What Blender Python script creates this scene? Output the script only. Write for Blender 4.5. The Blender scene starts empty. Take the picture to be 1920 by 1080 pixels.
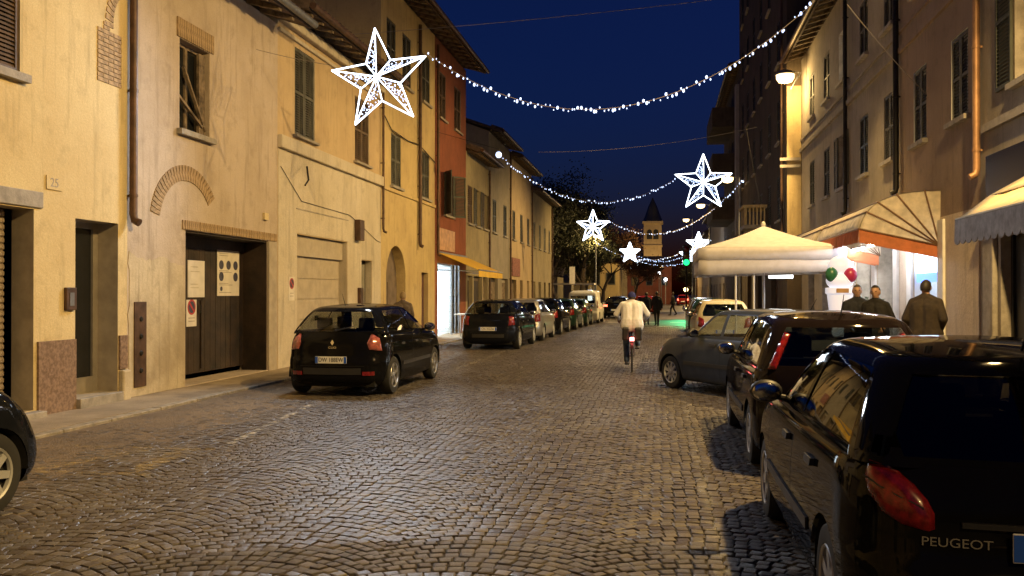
import bpy, bmesh, math, random
import numpy as np
from mathutils import Vector, Matrix
from mathutils.bvhtree import BVHTree

random.seed(7)
rng = np.random.default_rng(11)
scn = bpy.context.scene
COL = scn.collection
PI = math.pi

# ------------------------------------------------------------------ camera
TH = math.radians(9.63)
SN, CS = math.sin(TH), math.cos(TH)
FPX, CAMH, HOR = 1650.0, 1.65, 550.0
cam_d = bpy.data.cameras.new('camera')
cam_d.sensor_width = 36.0
cam_d.lens = 36.0 * FPX / 1920.0
cam_d.clip_start = 0.05
cam_d.clip_end = 3000
cam = bpy.data.objects.new('camera', cam_d)
COL.objects.link(cam)
cam.location = (0, 0, CAMH)
cam.rotation_euler = (PI / 2 + math.atan((HOR - 540) / FPX), 0, TH)
scn.camera = cam

# ------------------------------------------------------------------ dusk sky
world = bpy.data.worlds.new('World')
scn.world = world
world.use_nodes = True
wn, wl = world.node_tree.nodes, world.node_tree.links
sky = wn.new('ShaderNodeTexSky')
sky.sky_type = 'NISHITA'
sky.sun_disc = False
sky.sun_elevation = math.radians(-1.0)
sky.sun_rotation = math.radians(250)
sky.air_density = 1.0
sky.dust_density = 0.3
sky.ozone_density = 6.0
bg = wn['Background']
wl.new(sky.outputs[0], bg.inputs[0])
bg.inputs[1].default_value = 0.26

scn.view_settings.view_transform = 'Standard'
scn.view_settings.look = 'None'
scn.view_settings.gamma = 1.0
scn.view_settings.exposure = 0.0
scn.cycles.use_denoising = True
scn.cycles.max_bounces = 6
scn.cycles.diffuse_bounces = 3
scn.cycles.glossy_bounces = 3
scn.cycles.transparent_max_bounces = 12
scn.cycles.sample_clamp_indirect = 4.0
scn.cycles.caustics_reflective = False
scn.cycles.caustics_refractive = False
scn.cycles.use_light_tree = True

SODIUM = (1.0, 0.65, 0.235)
LAMP_W = 5400.0
STAR_W = 40.0
# (x, y, z, power factor) of the street lamps; those before y=25 stand outside the frame
LAMPS = [(3.75, -6.0, 8.6, 0.9), (3.75, 8.0, 8.6, 1.15), (3.75, 21.0, 9.0, 0.6), (4.2, 31.3, 9.15, 0.9)]


def to_ground(px, py, z=0.0):
    d = (CAMH - z) * FPX / (py - HOR)
    r = (px - 960) / FPX * d
    return r * CS - d * SN, r * SN + d * CS


def on_x(px, py, X):
    r = (px - 960) / FPX
    d = X / (r * CS - SN)
    return r * d * SN + d * CS, CAMH + (HOR - py) / FPX * d


def on_y(px, py, Y):
    r = (px - 960) / FPX
    d = Y / (r * SN + CS)
    return r * d * CS - d * SN, CAMH + (HOR - py) / FPX * d


# ------------------------------------------------------------------ materials
MATS = {}


def new_mat(name):
    m = bpy.data.materials.new(name)
    m.use_nodes = True
    return m, m.node_tree.nodes, m.node_tree.links, m.node_tree.nodes['Principled BSDF']


def mat(name, col, rough=0.6, metal=0.0, var=0.15, scale=4.0, bump=0.0, bscale=60.0,
        spec=0.5, coat=0.0, col2=None, lo=0.35, hi=0.65, island=0.0, detail=6.0):
    """Principled material whose colour wanders between col and col2 with noise"""
    if name in MATS:
        return MATS[name]
    m, n, l, p = new_mat(name)
    p.inputs['Roughness'].default_value = rough
    p.inputs['Metallic'].default_value = metal
    p.inputs['Specular IOR Level'].default_value = spec
    p.inputs['Coat Weight'].default_value = coat
    p.inputs['Coat Roughness'].default_value = 0.03
    tc = n.new('ShaderNodeTexCoord')
    if var > 0 or col2:
        nz = n.new('ShaderNodeTexNoise')
        nz.inputs['Scale'].default_value = scale
        nz.inputs['Detail'].default_value = detail
        nz.inputs['Roughness'].default_value = 0.62
        l.new(tc.outputs['Object'], nz.inputs['Vector'])
        cr = n.new('ShaderNodeValToRGB')
        c2 = col2 or tuple(c * (1 - 2 * var) for c in col)
        c1 = col if col2 else tuple(min(1, c * (1 + var)) for c in col)
        cr.color_ramp.elements[0].position = lo
        cr.color_ramp.elements[1].position = hi
        cr.color_ramp.elements[0].color = (*c2, 1)
        cr.color_ramp.elements[1].color = (*c1, 1)
        l.new(nz.outputs['Fac'], cr.inputs['Fac'])
        out = cr.outputs['Color']
        if island > 0:
            g = n.new('ShaderNodeNewGeometry')
            hs = n.new('ShaderNodeHueSaturation')
            mr = n.new('ShaderNodeMapRange')
            mr.inputs['To Min'].default_value = 1 - island
            mr.inputs['To Max'].default_value = 1 + island
            l.new(g.outputs['Random Per Island'], mr.inputs['Value'])
            l.new(mr.outputs[0], hs.inputs['Value'])
            l.new(out, hs.inputs['Color'])
            out = hs.outputs['Color']
        l.new(out, p.inputs['Base Color'])
    else:
        p.inputs['Base Color'].default_value = (*col, 1)
    if bump > 0:
        nb = n.new('ShaderNodeTexNoise')
        nb.inputs['Scale'].default_value = bscale
        nb.inputs['Detail'].default_value = 5
        l.new(tc.outputs['Object'], nb.inputs['Vector'])
        b = n.new('ShaderNodeBump')
        b.inputs['Strength'].default_value = bump
        b.inputs['Distance'].default_value = 0.02
        l.new(nb.outputs['Fac'], b.inputs['Height'])
        l.new(b.outputs[0], p.inputs['Normal'])
    MATS[name] = m
    return m


def plaster(name, col, stain, rough=0.9):
    """old lime plaster: broad weathering, small blotches, fine grain"""
    if name in MATS:
        return MATS[name]
    m, n, l, p = new_mat(name)
    p.inputs['Roughness'].default_value = rough
    p.inputs['Specular IOR Level'].default_value = 0.2
    tc = n.new('ShaderNodeTexCoord')

    def noise(s, d, stretch=None):
        z = n.new('ShaderNodeTexNoise')
        z.inputs['Scale'].default_value = s
        z.inputs['Detail'].default_value = d
        z.inputs['Roughness'].default_value = 0.65
        if stretch:
            mp = n.new('ShaderNodeMapping')
            mp.inputs['Scale'].default_value = stretch
            l.new(tc.outputs['Object'], mp.inputs['Vector'])
            l.new(mp.outputs[0], z.inputs['Vector'])
        else:
            l.new(tc.outputs['Object'], z.inputs['Vector'])
        return z

    def ramp(src, a, b):
        r = n.new('ShaderNodeMapRange')
        r.inputs['From Min'].default_value = a
        r.inputs['From Max'].default_value = b
        l.new(src.outputs['Fac'], r.inputs['Value'])
        return r.outputs[0]

    def mix(fac, a, b):
        x = n.new('ShaderNodeMix')
        x.data_type = 'RGBA'
        l.new(fac, x.inputs['Factor'])
        for v, s in ((a, x.inputs[6]), (b, x.inputs[7])):
            if isinstance(v, tuple):
                s.default_value = (*v, 1)
            else:
                l.new(v, s)
        return x.outputs[2]

    big = mix(ramp(noise(0.75, 7), 0.40, 0.62), col, stain)
    dark = tuple(c * 0.70 for c in stain)
    mid = mix(ramp(noise(2.3, 8), 0.54, 0.78), big, dark)
    drip = mix(ramp(noise(1.6, 6, (3.5, 3.5, 0.35)), 0.53, 0.76), mid, tuple(c * 0.64 for c in stain))
    fine = mix(ramp(noise(45, 3), 0.35, 1.1), drip, tuple(c * 0.6 for c in col))
    l.new(fine, p.inputs['Base Color'])
    b = n.new('ShaderNodeBump')
    b.inputs['Strength'].default_value = 0.35
    b.inputs['Distance'].default_value = 0.03
    nz = noise(14, 9)
    l.new(nz.outputs['Fac'], b.inputs['Height'])
    l.new(b.outputs[0], p.inputs['Normal'])
    MATS[name] = m
    return m


def glow(name, col, strength, sample=True):
    if name in MATS:
        return MATS[name]
    m, n, l, p = new_mat(name)
    p.inputs['Base Color'].default_value = (*[c * 0.6 for c in col], 1)
    p.inputs['Emission Color'].default_value = (*col, 1)
    p.inputs['Emission Strength'].default_value = strength
    p.inputs['Roughness'].default_value = 0.4
    if not sample:
        m.cycles.emission_sampling = 'NONE'
    MATS[name] = m
    return m


def glassy(name, tint=(0.5, 0.5, 0.5), rough=0.02, ior=1.5):
    if name in MATS:
        return MATS[name]
    m, n, l, p = new_mat(name)
    n.remove(p)
    tr = n.new('ShaderNodeBsdfTransparent')
    tr.inputs[0].default_value = (*tint, 1)
    gl = n.new('ShaderNodeBsdfGlossy')
    gl.inputs['Color'].default_value = (1, 1, 1, 1)
    gl.inputs['Roughness'].default_value = rough
    fr = n.new('ShaderNodeFresnel')
    fr.inputs[0].default_value = ior
    mx = n.new('ShaderNodeMixShader')
    ge = n.new('ShaderNodeNewGeometry')
    fm = n.new('ShaderNodeMath')
    fm.operation = 'MULTIPLY'
    inv = n.new('ShaderNodeMath')
    inv.operation = 'SUBTRACT'
    inv.inputs[0].default_value = 1.0
    l.new(ge.outputs['Backfacing'], inv.inputs[1])
    l.new(fr.outputs[0], fm.inputs[0])
    l.new(inv.outputs[0], fm.inputs[1])
    l.new(fm.outputs[0], mx.inputs[0])
    l.new(tr.outputs[0], mx.inputs[1])
    l.new(gl.outputs[0], mx.inputs[2])
    l.new(mx.outputs[0], n['Material Output'].inputs[0])
    MATS[name] = m
    return m


def worn_paint(name, col, lo=0.45, hi=0.6, scale=9):
    """road paint or painted sheen worn through to what lies under it"""
    if name in MATS:
        return MATS[name]
    m, n, l, p = new_mat(name)
    p.inputs['Base Color'].default_value = (*col, 1)
    p.inputs['Roughness'].default_value = 0.6
    tc = n.new('ShaderNodeTexCoord')
    nz = n.new('ShaderNodeTexNoise')
    nz.inputs['Scale'].default_value = scale
    nz.inputs['Detail'].default_value = 8
    nz.inputs['Roughness'].default_value = 0.75
    l.new(tc.outputs['Object'], nz.inputs['Vector'])
    r = n.new('ShaderNodeMapRange')
    r.inputs['From Min'].default_value = lo
    r.inputs['From Max'].default_value = hi
    l.new(nz.outputs['Fac'], r.inputs['Value'])
    l.new(r.outputs[0], p.inputs['Alpha'])
    MATS[name] = m
    return m


# ------------------------------------------------------------------ mesh helpers
def link(o, parent=None):
    COL.objects.link(o)
    if parent is not None:
        o.parent = parent
    return o


def tag(o, label=None, cat=None, group=None, kind=None):
    if label:
        o['label'] = label
    if cat:
        o['category'] = cat
    if group:
        o['group'] = group
    if kind:
        o['kind'] = kind
    return o


def thing(name, label, cat, loc=(0, 0, 0), rotz=0.0, group=None):
    o = bpy.data.objects.new(name, None)
    o.empty_display_size = 0.2
    o.location = loc
    o.rotation_euler = (0, 0, rotz)
    link(o)
    return tag(o, label, cat, group)


def copy_tree(o, parent=None):
    c = o.copy()
    COL.objects.link(c)
    c.parent = parent
    for ch in o.children:
        copy_tree(ch, c)
    return c


class MB:
    def __init__(self):
        self.v, self.f, self.m = [], [], []
        self.k = 0

    def add(self, vs, fs):
        o = len(self.v)
        self.v += [tuple(p) for p in vs]
        self.f += [tuple(i + o for i in f) for f in fs]
        self.m += [self.k] * len(fs)
        return self

    def box(self, x0, x1, y0, y1, z0, z1):
        x0, x1 = min(x0, x1), max(x0, x1)
        y0, y1 = min(y0, y1), max(y0, y1)
        z0, z1 = min(z0, z1), max(z0, z1)
        return self.add([(x, y, z) for x in (x0, x1) for y in (y0, y1) for z in (z0, z1)],
                        [(0, 1, 3, 2), (4, 6, 7, 5), (0, 4, 5, 1), (2, 3, 7, 6), (0, 2, 6, 4), (1, 5, 7, 3)])

    def quad(self, a, b, c, d):
        return self.add([a, b, c, d], [(0, 1, 2, 3)])

    def bar(self, p0, p1, r0, r1=None, n=8, caps=True):
        r1 = r0 if r1 is None else r1
        p0, p1 = Vector(p0), Vector(p1)
        d = p1 - p0
        if d.length < 1e-6:
            return self
        d.normalize()
        a = d.orthogonal().normalized()
        b = d.cross(a)
        vs = []
        for p, r in ((p0, r0), (p1, r1)):
            for i in range(n):
                t = 2 * PI * i / n
                vs.append(p + (a * math.cos(t) + b * math.sin(t)) * r)
        fs = [(i, (i + 1) % n, n + (i + 1) % n, n + i) for i in range(n)]
        if caps:
            fs += [tuple(range(n - 1, -1, -1)), tuple(range(n, 2 * n))]
        return self.add(vs, fs)

    def tube(self, pts, r, n=8):
        pts = [Vector(p) for p in pts]
        rs = r if isinstance(r, (list, tuple)) else [r] * len(pts)
        vs, fs = [], []
        a = None
        for i, p in enumerate(pts):
            d = (pts[min(i + 1, len(pts) - 1)] - pts[max(i - 1, 0)])
            if d.length < 1e-9:
                d = Vector((0, 0, 1))
            d.normalize()
            if a is None:
                a = d.orthogonal().normalized()
            else:
                a = (a - d * a.dot(d))
                a = a.normalized() if a.length > 1e-6 else d.orthogonal().normalized()
            b = d.cross(a)
            for k in range(n):
                t = 2 * PI * k / n
                vs.append(p + (a * math.cos(t) + b * math.sin(t)) * rs[i])
        for i in range(len(pts) - 1):
            for k in range(n):
                fs.append((i * n + k, i * n + (k + 1) % n, (i + 1) * n + (k + 1) % n, (i + 1) * n + k))
        fs += [tuple(range(n - 1, -1, -1)), tuple(range((len(pts) - 1) * n, len(pts) * n))]
        return self.add(vs, fs)

    def ell(self, c, r, nu=12, nv=8, rot=None):
        vs, fs = [], []
        c = Vector(c)
        r = (r, r, r) if not isinstance(r, (tuple, list)) else r
        for j in range(nv + 1):
            ph = PI * j / nv
            for i in range(nu):
                t = 2 * PI * i / nu
                q = Vector((r[0] * math.sin(ph) * math.cos(t), r[1] * math.sin(ph) * math.sin(t), r[2] * math.cos(ph)))
                if rot is not None:
                    q = rot @ q
                vs.append(c + q)
        for j in range(nv):
            for i in range(nu):
                fs.append((j * nu + i, (j + 1) * nu + i, (j + 1) * nu + (i + 1) % nu, j * nu + (i + 1) % nu))
        return self.add(vs, fs)

    def prism(self, poly, ext):
        """poly: 3d points, swept along ext"""
        n = len(poly)
        ext = Vector(ext)
        vs = [Vector(p) for p in poly] + [Vector(p) + ext for p in poly]
        fs = [tuple(range(n - 1, -1, -1)), tuple(range(n, 2 * n))]
        fs += [(i, (i + 1) % n, n + (i + 1) % n, n + i) for i in range(n)]
        return self.add(vs, fs)

    def lathe(self, prof, n=24, axis='z', c=(0, 0, 0)):
        """prof: (radius, height) pairs"""
        vs, fs = [], []
        for r, h in prof:
            for i in range(n):
                t = 2 * PI * i / n
                a, b = r * math.cos(t), r * math.sin(t)
                q = (a, b, h) if axis == 'z' else ((h, a, b) if axis == 'x' else (a, h, b))
                vs.append((q[0] + c[0], q[1] + c[1], q[2] + c[2]))
        for j in range(len(prof) - 1):
            for i in range(n):
                fs.append((j * n + i, j * n + (i + 1) % n, (j + 1) * n + (i + 1) % n, (j + 1) * n + i))
        return self.add(vs, fs)

    def mesh(self, name, mats, smooth=False, angle=40, fix=True):
        me = bpy.data.meshes.new(name)
        me.from_pydata(self.v, [], self.f)
        for mt in (mats if isinstance(mats, (list, tuple)) else [mats]):
            me.materials.append(mt)
        if max(self.m or [0]) > 0:
            me.polygons.foreach_set('material_index', self.m)
        if fix:
            bm = bmesh.new()
            bm.from_mesh(me)
            if smooth:
                bmesh.ops.remove_doubles(bm, verts=bm.verts, dist=1e-5)
            bmesh.ops.recalc_face_normals(bm, faces=bm.faces)
            bm.to_mesh(me)
            bm.free()
        if smooth:
            me.polygons.foreach_set('use_smooth', [True] * len(me.polygons))
            me.set_sharp_from_angle(angle=math.radians(angle))
        me.update()
        return me

    def build(self, name, mats, parent=None, smooth=False, angle=40, bevel=0.0, loc=None, fix=True):
        o = bpy.data.objects.new(name, self.mesh(name, mats, smooth, angle, fix))
        link(o, parent)
        if loc is not None:
            o.location = loc
        if bevel > 0:
            b = o.modifiers.new('bevel', 'BEVEL')
            b.width = bevel
            b.segments = 2
            b.limit_method = 'ANGLE'
        return o


def text_mesh(name, s, size, material, parent, loc, rot, depth=0.004, align='CENTER', sx=1.0):
    cu = bpy.data.curves.new(name, 'FONT')
    cu.body = s
    cu.size = size
    cu.extrude = depth
    cu.align_x = align
    cu.align_y = 'CENTER'
    tmp = bpy.data.objects.new('tmp_text', cu)
    COL.objects.link(tmp)
    dg = bpy.context.evaluated_depsgraph_get()
    me = bpy.data.meshes.new_from_object(tmp.evaluated_get(dg))
    bpy.data.objects.remove(tmp)
    me.name = name
    me.materials.clear()
    me.materials.append(material)
    o = bpy.data.objects.new(name, me)
    link(o, parent)
    o.location = loc
    o.rotation_euler = rot
    o.scale = (sx, 1, 1)
    return o


def spot_light(name, loc, power, col, parent, rot, size=117, blend=0.5, radius=0.12):
    d = bpy.data.lights.new(name, 'SPOT')
    d.energy, d.color, d.shadow_soft_size = power, col, radius
    d.spot_size, d.spot_blend = math.radians(size), blend
    o = link(bpy.data.objects.new(name, d), parent)
    o.location, o.rotation_euler = loc, rot
    return o


def point_light(name, loc, power, col, parent=None, radius=0.1):
    d = bpy.data.lights.new(name, 'POINT')
    d.energy = power
    d.color = col
    d.shadow_soft_size = radius
    o = bpy.data.objects.new(name, d)
    link(o, parent)
    o.location = loc
    return o


# common materials
IRON = mat('dark_iron', (0.03, 0.028, 0.026), 0.5, 0.6, 0.2)
RUST = mat('brown_sheet_metal', (0.10, 0.055, 0.035), 0.55, 0.3, 0.25)
GREYMETAL = mat('grey_sheet_metal', (0.25, 0.26, 0.28), 0.45, 0.6, 0.15)
CHROME = mat('chrome', (0.75, 0.75, 0.76), 0.12, 1.0, 0)
BRICK = mat('old_brick', (0.37, 0.265, 0.155), 0.9, 0, 0.25, 8, 0.4, 60, island=0.25)
STONE = mat('grey_stone', (0.33, 0.30, 0.26), 0.75, 0, 0.15, 5, 0.25, 40)
SHUTGREEN = mat('dark_green_shutter', (0.045, 0.05, 0.038), 0.6, 0, 0.2)
SHUTBROWN = mat('brown_shutter', (0.11, 0.07, 0.04), 0.65, 0, 0.2)
SHUTGREY = mat('grey_shutter', (0.10, 0.10, 0.085), 0.65, 0, 0.2)
WOODDARK = mat('dark_plank', (0.028, 0.016, 0.010), 0.7, 0, 0.35, 3, 0.2, 30)
OLDWOOD = mat('weathered_wood', (0.20, 0.15, 0.10), 0.85, 0, 0.35, 6, 0.4, 40)
ROOFT = mat('roof_tile', (0.10, 0.07, 0.055), 0.85, 0, 0.3, 6)
PANE = mat('dark_window_pane', (0.015, 0.017, 0.02), 0.06, 0, 0.0, spec=0.6)
WHITEP = mat('white_paint', (0.75, 0.74, 0.70), 0.55, 0, 0.06)
BLACKP = mat('black_plastic', (0.015, 0.015, 0.016), 0.45, 0, 0.1)
RUBBER = mat('tyre_rubber', (0.018, 0.018, 0.018), 0.75, 0, 0.2)
BLUEBAND = mat('plate_blue', (0.02, 0.10, 0.55), 0.4, 0, 0)
PLATEW = mat('plate_white', (0.75, 0.76, 0.76), 0.4, 0, 0)
LEDW = glow('led_white', (0.76, 0.87, 1.0), 6.0)
LEDB = glow('led_bulb', (0.52, 0.66, 1.0), 3.0, sample=False)
# ------------------------------------------------------------------ ground, road, cobbles
WALL_L, WALL_R = -8.0, 4.9
BAY_X = -4.95
KERB_L, KERB_R = -6.9, 2.75

ASPH = mat('asphalt', (0.085, 0.075, 0.066), 0.75, 0, 0.3, 1.3, 0.4, 70)
tag(MB().quad((-700, -300, -0.12), (700, -300, -0.12), (700, 900, -0.12), (-700, 900, -0.12)).build('ground', ASPH), kind='structure')


def far_cobble_mat():
    m, n, l, p = new_mat('joint_sand_and_far_setts')
    p.inputs['Roughness'].default_value = 0.55
    tc = n.new('ShaderNodeTexCoord')
    vo = n.new('ShaderNodeTexVoronoi')
    vo.inputs['Scale'].default_value = 9.0
    l.new(tc.outputs['Object'], vo.inputs['Vector'])
    cr = n.new('ShaderNodeValToRGB')
    cr.color_ramp.elements[0].position = 0.25
    cr.color_ramp.elements[0].color = (0.085, 0.066, 0.048, 1)
    cr.color_ramp.elements[1].position = 0.75
    cr.color_ramp.elements[1].color = (0.03, 0.026, 0.022, 1)
    l.new(vo.outputs['Distance'], cr.inputs['Fac'])
    l.new(cr.outputs[0], p.inputs['Base Color'])
    b = n.new('ShaderNodeBump')
    b.invert = True
    b.inputs['Strength'].default_value = 0.6
    b.inputs['Distance'].default_value = 0.02
    l.new(vo.outputs['Distance'], b.inputs['Height'])
    l.new(b.outputs[0], p.inputs['Normal'])
    return m


SAND = mat('dark_joint_sand', (0.035, 0.029, 0.023), 0.9, 0, 0.3, 20)
COB_END = 45.0
road = MB().quad((KERB_L, -25, 0), (KERB_R, -25, 0), (KERB_R, COB_END, 0), (KERB_L, COB_END, 0)).build('road', SAND)
tag(road, kind='structure')
road_far = MB().quad((KERB_L, COB_END, 0.012), (KERB_R, COB_END, 0.012), (KERB_R + 2, 320, 0.012), (KERB_L - 2, 320, 0.012)).build('road', far_cobble_mat())
tag(road_far, kind='structure')


def sett_mat():
    m, n, l, p = new_mat('porphyry_setts')
    tc = n.new('ShaderNodeTexCoord')
    g = n.new('ShaderNodeNewGeometry')
    oi = n.new('ShaderNodeObjectInfo')
    ad = n.new('ShaderNodeMath')
    ad.operation = 'ADD'
    l.new(g.outputs['Random Per Island'], ad.inputs[0])
    l.new(oi.outputs['Random'], ad.inputs[1])
    fr = n.new('ShaderNodeMath')
    fr.operation = 'FRACT'
    l.new(ad.outputs[0], fr.inputs[0])
    cr = n.new('ShaderNodeValToRGB')
    e = cr.color_ramp.elements
    e[0].color = (0.055, 0.043, 0.037, 1)
    e[1].color = (0.14, 0.122, 0.104, 1)
    for pos, c in ((0.3, (0.085, 0.071, 0.062)), (0.55, (0.097, 0.088, 0.085)), (0.8, (0.11, 0.097, 0.084))):
        x = e.new(pos)
        x.color = (*c, 1)
    l.new(fr.outputs[0], cr.inputs['Fac'])
    nz = n.new('ShaderNodeTexNoise')
    nz.inputs['Scale'].default_value = 0.7
    nz.inputs['Detail'].default_value = 5
    l.new(tc.outputs['Object'], nz.inputs['Vector'])
    mx = n.new('ShaderNodeMix')
    mx.data_type = 'RGBA'
    mx.blend_type = 'MULTIPLY'
    mr = n.new('ShaderNodeMapRange')
    mr.inputs['From Min'].default_value = 0.35
    mr.inputs['From Max'].default_value = 0.7
    mr.inputs['To Min'].default_value = 0.0
    mr.inputs['To Max'].default_value = 0.85
    l.new(nz.outputs['Fac'], mr.inputs['Value'])
    l.new(mr.outputs[0], mx.inputs['Factor'])
    l.new(cr.outputs[0], mx.inputs[6])
    mx.inputs[7].default_value = (0.62, 0.55, 0.5, 1)
    l.new(mx.outputs[2], p.inputs['Base Color'])
    rr = n.new('ShaderNodeMapRange')
    rr.inputs['To Min'].default_value = 0.25
    rr.inputs['To Max'].default_value = 0.50
    l.new(nz.outputs['Fac'], rr.inputs['Value'])
    ra_ = n.new('ShaderNodeMath')
    ra_.operation = 'MULTIPLY_ADD'
    l.new(fr.outputs[0], ra_.inputs[0])
    ra_.inputs[1].default_value = 0.12
    l.new(rr.outputs[0], ra_.inputs[2])
    l.new(ra_.outputs[0], p.inputs['Roughness'])
    fn = n.new('ShaderNodeTexNoise')
    fn.inputs['Scale'].default_value = 60
    fn.inputs['Detail'].default_value = 4
    l.new(tc.outputs['Object'], fn.inputs['Vector'])
    b = n.new('ShaderNodeBump')
    b.inputs['Strength'].default_value = 0.6
    b.inputs['Distance'].default_value = 0.010
    l.new(fn.outputs['Fac'], b.inputs['Height'])
    l.new(b.outputs[0], p.inputs['Normal'])
    return m


SETT = sett_mat()


def sett_positions():
    """stones laid in segmental arcs, strip by strip: (x, y, angle, half length, half depth)"""
    W, p = 1.36, 0.098
    R = W / math.sqrt(2)
    out = []
    ns = int((KERB_R - KERB_L) / W) + 2
    for s in range(ns):
        xc = KERB_L + (s + 0.5) * W - 0.3
        for k in range(int((COB_END - 2.2 + 1.0) / p)):
            yb = 2.2 - 0.8 + k * p
            n = 16
            jit = random.uniform(-0.3, 0.3)
            for i in range(n):
                a = (-PI / 4 + (i + 0.5 + jit * 0.6) / n * PI / 2)
                if abs(a) > PI / 4 - 0.01:
                    continue
                x = xc + R * math.sin(a)
                y = yb + R * math.cos(a) - R * math.cos(PI / 4)
                if x < KERB_L + 0.05 or x > KERB_R - 0.05 or y < 2.3 or y > COB_END - 0.06:
                    continue
                d = -x * SN + y * CS
                xr = x * CS + y * SN
                if d < 1.5 or abs(xr) > d * 0.5818 + 2.2 or d < 3.9:
                    continue
                hl = R * (PI / 2 / n) / 2 * 0.94 * random.uniform(0.90, 1.02)
                hd = p * math.cos(a) / 2 * 0.93 * random.uniform(0.90, 1.02)
                out.append((x, y, -a, hl, hd))
    return out


ST = sett_positions()
# unit stone: bottom ring, shoulder ring, crowned top
RINGS = [(1.0, -0.018), (1.0, 0.006), (0.94, 0.0112), (0.70, 0.0134)]
UV = np.array([(sx * r, sy * r, z) for r, z in RINGS for sx, sy in ((-1, -1), (1, -1), (1, 1), (-1, 1))])
UF = [(j * 4 + i, j * 4 + (i + 1) % 4, (j + 1) * 4 + (i + 1) % 4, (j + 1) * 4 + i) for j in range(3) for i in range(4)] + [(12, 13, 14, 15)]
ST.sort(key=lambda s: s[0] ** 2 + s[1] ** 2 if abs((s[0] * CS + s[1] * SN) / (-s[0] * SN + s[1] * CS)) < 0.57
        and 1.65 / (-s[0] * SN + s[1] * CS) < 0.318 else 1e6 + s[1])
near, rest = ST[:300], ST[300:]
unit = []
for q in range(6):
    vv = UV.copy()
    vv[:, :2] += rng.normal(0, 0.05, vv[:, :2].shape) * (np.arange(16) >= 4)[:, None]
    me = bpy.data.meshes.new('cobble')
    me.from_pydata([tuple(v) for v in vv], [], UF)
    me.materials.append(SETT)
    me.polygons.foreach_set('use_smooth', [True] * len(UF))
    me.set_sharp_from_angle(angle=math.radians(50))
    unit.append(me)
for i, (x, y, a, hl, hd) in enumerate(near):
    o = bpy.data.objects.new('cobble', unit[i % 6])
    o.location = (x, y, random.uniform(-0.003, 0.004))
    o.rotation_euler = (random.gauss(0, 0.013), random.gauss(0, 0.013), a + random.gauss(0, 0.03))
    o.scale = (hl, hd, 1)
    link(o, road)
N = len(rest)
arr = np.array(rest)
ca, sa = np.cos(arr[:, 2] + rng.normal(0, 0.03, N)), np.sin(arr[:, 2])
base = np.repeat(UV[None], N, 0)
base[:, 4:, :2] += rng.normal(0, 0.05, (N, 12, 2))
lx = base[:, :, 0] * arr[:, 3, None]
ly = base[:, :, 1] * arr[:, 4, None]
tx, ty = rng.normal(0, 0.013, (N, 1)), rng.normal(0, 0.013, (N, 1))
VX = arr[:, 0, None] + lx * ca[:, None] - ly * sa[:, None]
VY = arr[:, 1, None] + lx * sa[:, None] + ly * ca[:, None]
VZ = base[:, :, 2] + lx * tx + ly * ty + rng.uniform(-0.005, 0.004, (N, 1))
verts = np.stack([VX, VY, VZ], -1).reshape(-1, 3).astype(np.float32)
faces = (np.array(UF)[None] + (np.arange(N) * 16)[:, None, None]).reshape(-1).astype(np.int32)
me = bpy.data.meshes.new('cobble_field')
me.vertices.add(len(verts))
me.vertices.foreach_set('co', verts.ravel())
me.loops.add(len(faces))
me.loops.foreach_set('vertex_index', faces)
nf = len(faces) // 4
me.polygons.add(nf)
me.polygons.foreach_set('loop_start', np.arange(0, nf * 4, 4, dtype=np.int32))
me.polygons.foreach_set('loop_total', np.full(nf, 4, dtype=np.int32))
me.materials.append(SETT)
me.update(calc_edges=True)
me.polygons.foreach_set('use_smooth', [True] * nf)
me.set_sharp_from_angle(angle=math.radians(50))
tag(link(bpy.data.objects.new('cobble_field', me), road), kind='stuff')

# ---- pavements with kerb stones
PAVE = mat('pavement_asphalt', (0.36, 0.29, 0.20), 0.8, 0, 0.3, 1.6, 0.6, 50, col2=(0.22, 0.175, 0.12))
KERBM = mat('kerb_granite', (0.30, 0.26, 0.20), 0.7, 0, 0.2, 10, 0.3, 50)
for nm, x0, x1, kx0, kx1, far in (('pavement_left', WALL_L - 0.5, KERB_L - 0.16, KERB_L - 0.155, KERB_L, 66), ('pavement_right', KERB_R + 0.16, WALL_R + 0.6, KERB_R, KERB_R + 0.155, 140)):
    h = 0.055 if nm == 'pavement_left' else 0.12
    pv = MB().box(x0, x1, -25, far, -0.1, h).build(nm, PAVE)
    tag(pv, kind='structure')
    yk = 4.0
    while yk < 60:
        ln = random.uniform(0.9, 1.15)
        dz = random.uniform(-0.006, 0.004)
        MB().box(kx0, kx1, yk, yk + ln - 0.008, -0.08, h + dz).build('kerb_stone', KERBM, pv, bevel=0.012)
        yk += ln

BAYM = mat('bay_asphalt', (0.20, 0.145, 0.085), 0.8, 0, 0.3, 1.4, 0.9, 55, col2=(0.11, 0.08, 0.05), lo=0.3, hi=0.7)
# grit that fills the joints towards the kerb: it thins out into the road
mb = MB()
gx = [KERB_L + 0.001 + i * 0.22 for i in range(13)]
gz = [0.0155 - 0.0125 * min(1.0, max(0.0, (x - KERB_L - 0.7) / 1.7)) for x in gx]
gy = [2.0 + i * 0.35 for i in range(int((COB_END - 2.0) / 0.35) + 1)]
zz = {(i, j): gz[i] + random.uniform(-0.0022, 0.0022) for i in range(len(gx)) for j in range(len(gy))}
for i in range(len(gx) - 1):
    for j in range(len(gy) - 1):
        mb.quad(*[(gx[a], gy[b], zz[(a, b)]) for a, b in ((i, j), (i + 1, j), (i + 1, j + 1), (i, j + 1))])
bay = mb.build('parking_bay', BAYM, None, True, 80)
tag(bay, kind='structure')

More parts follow.
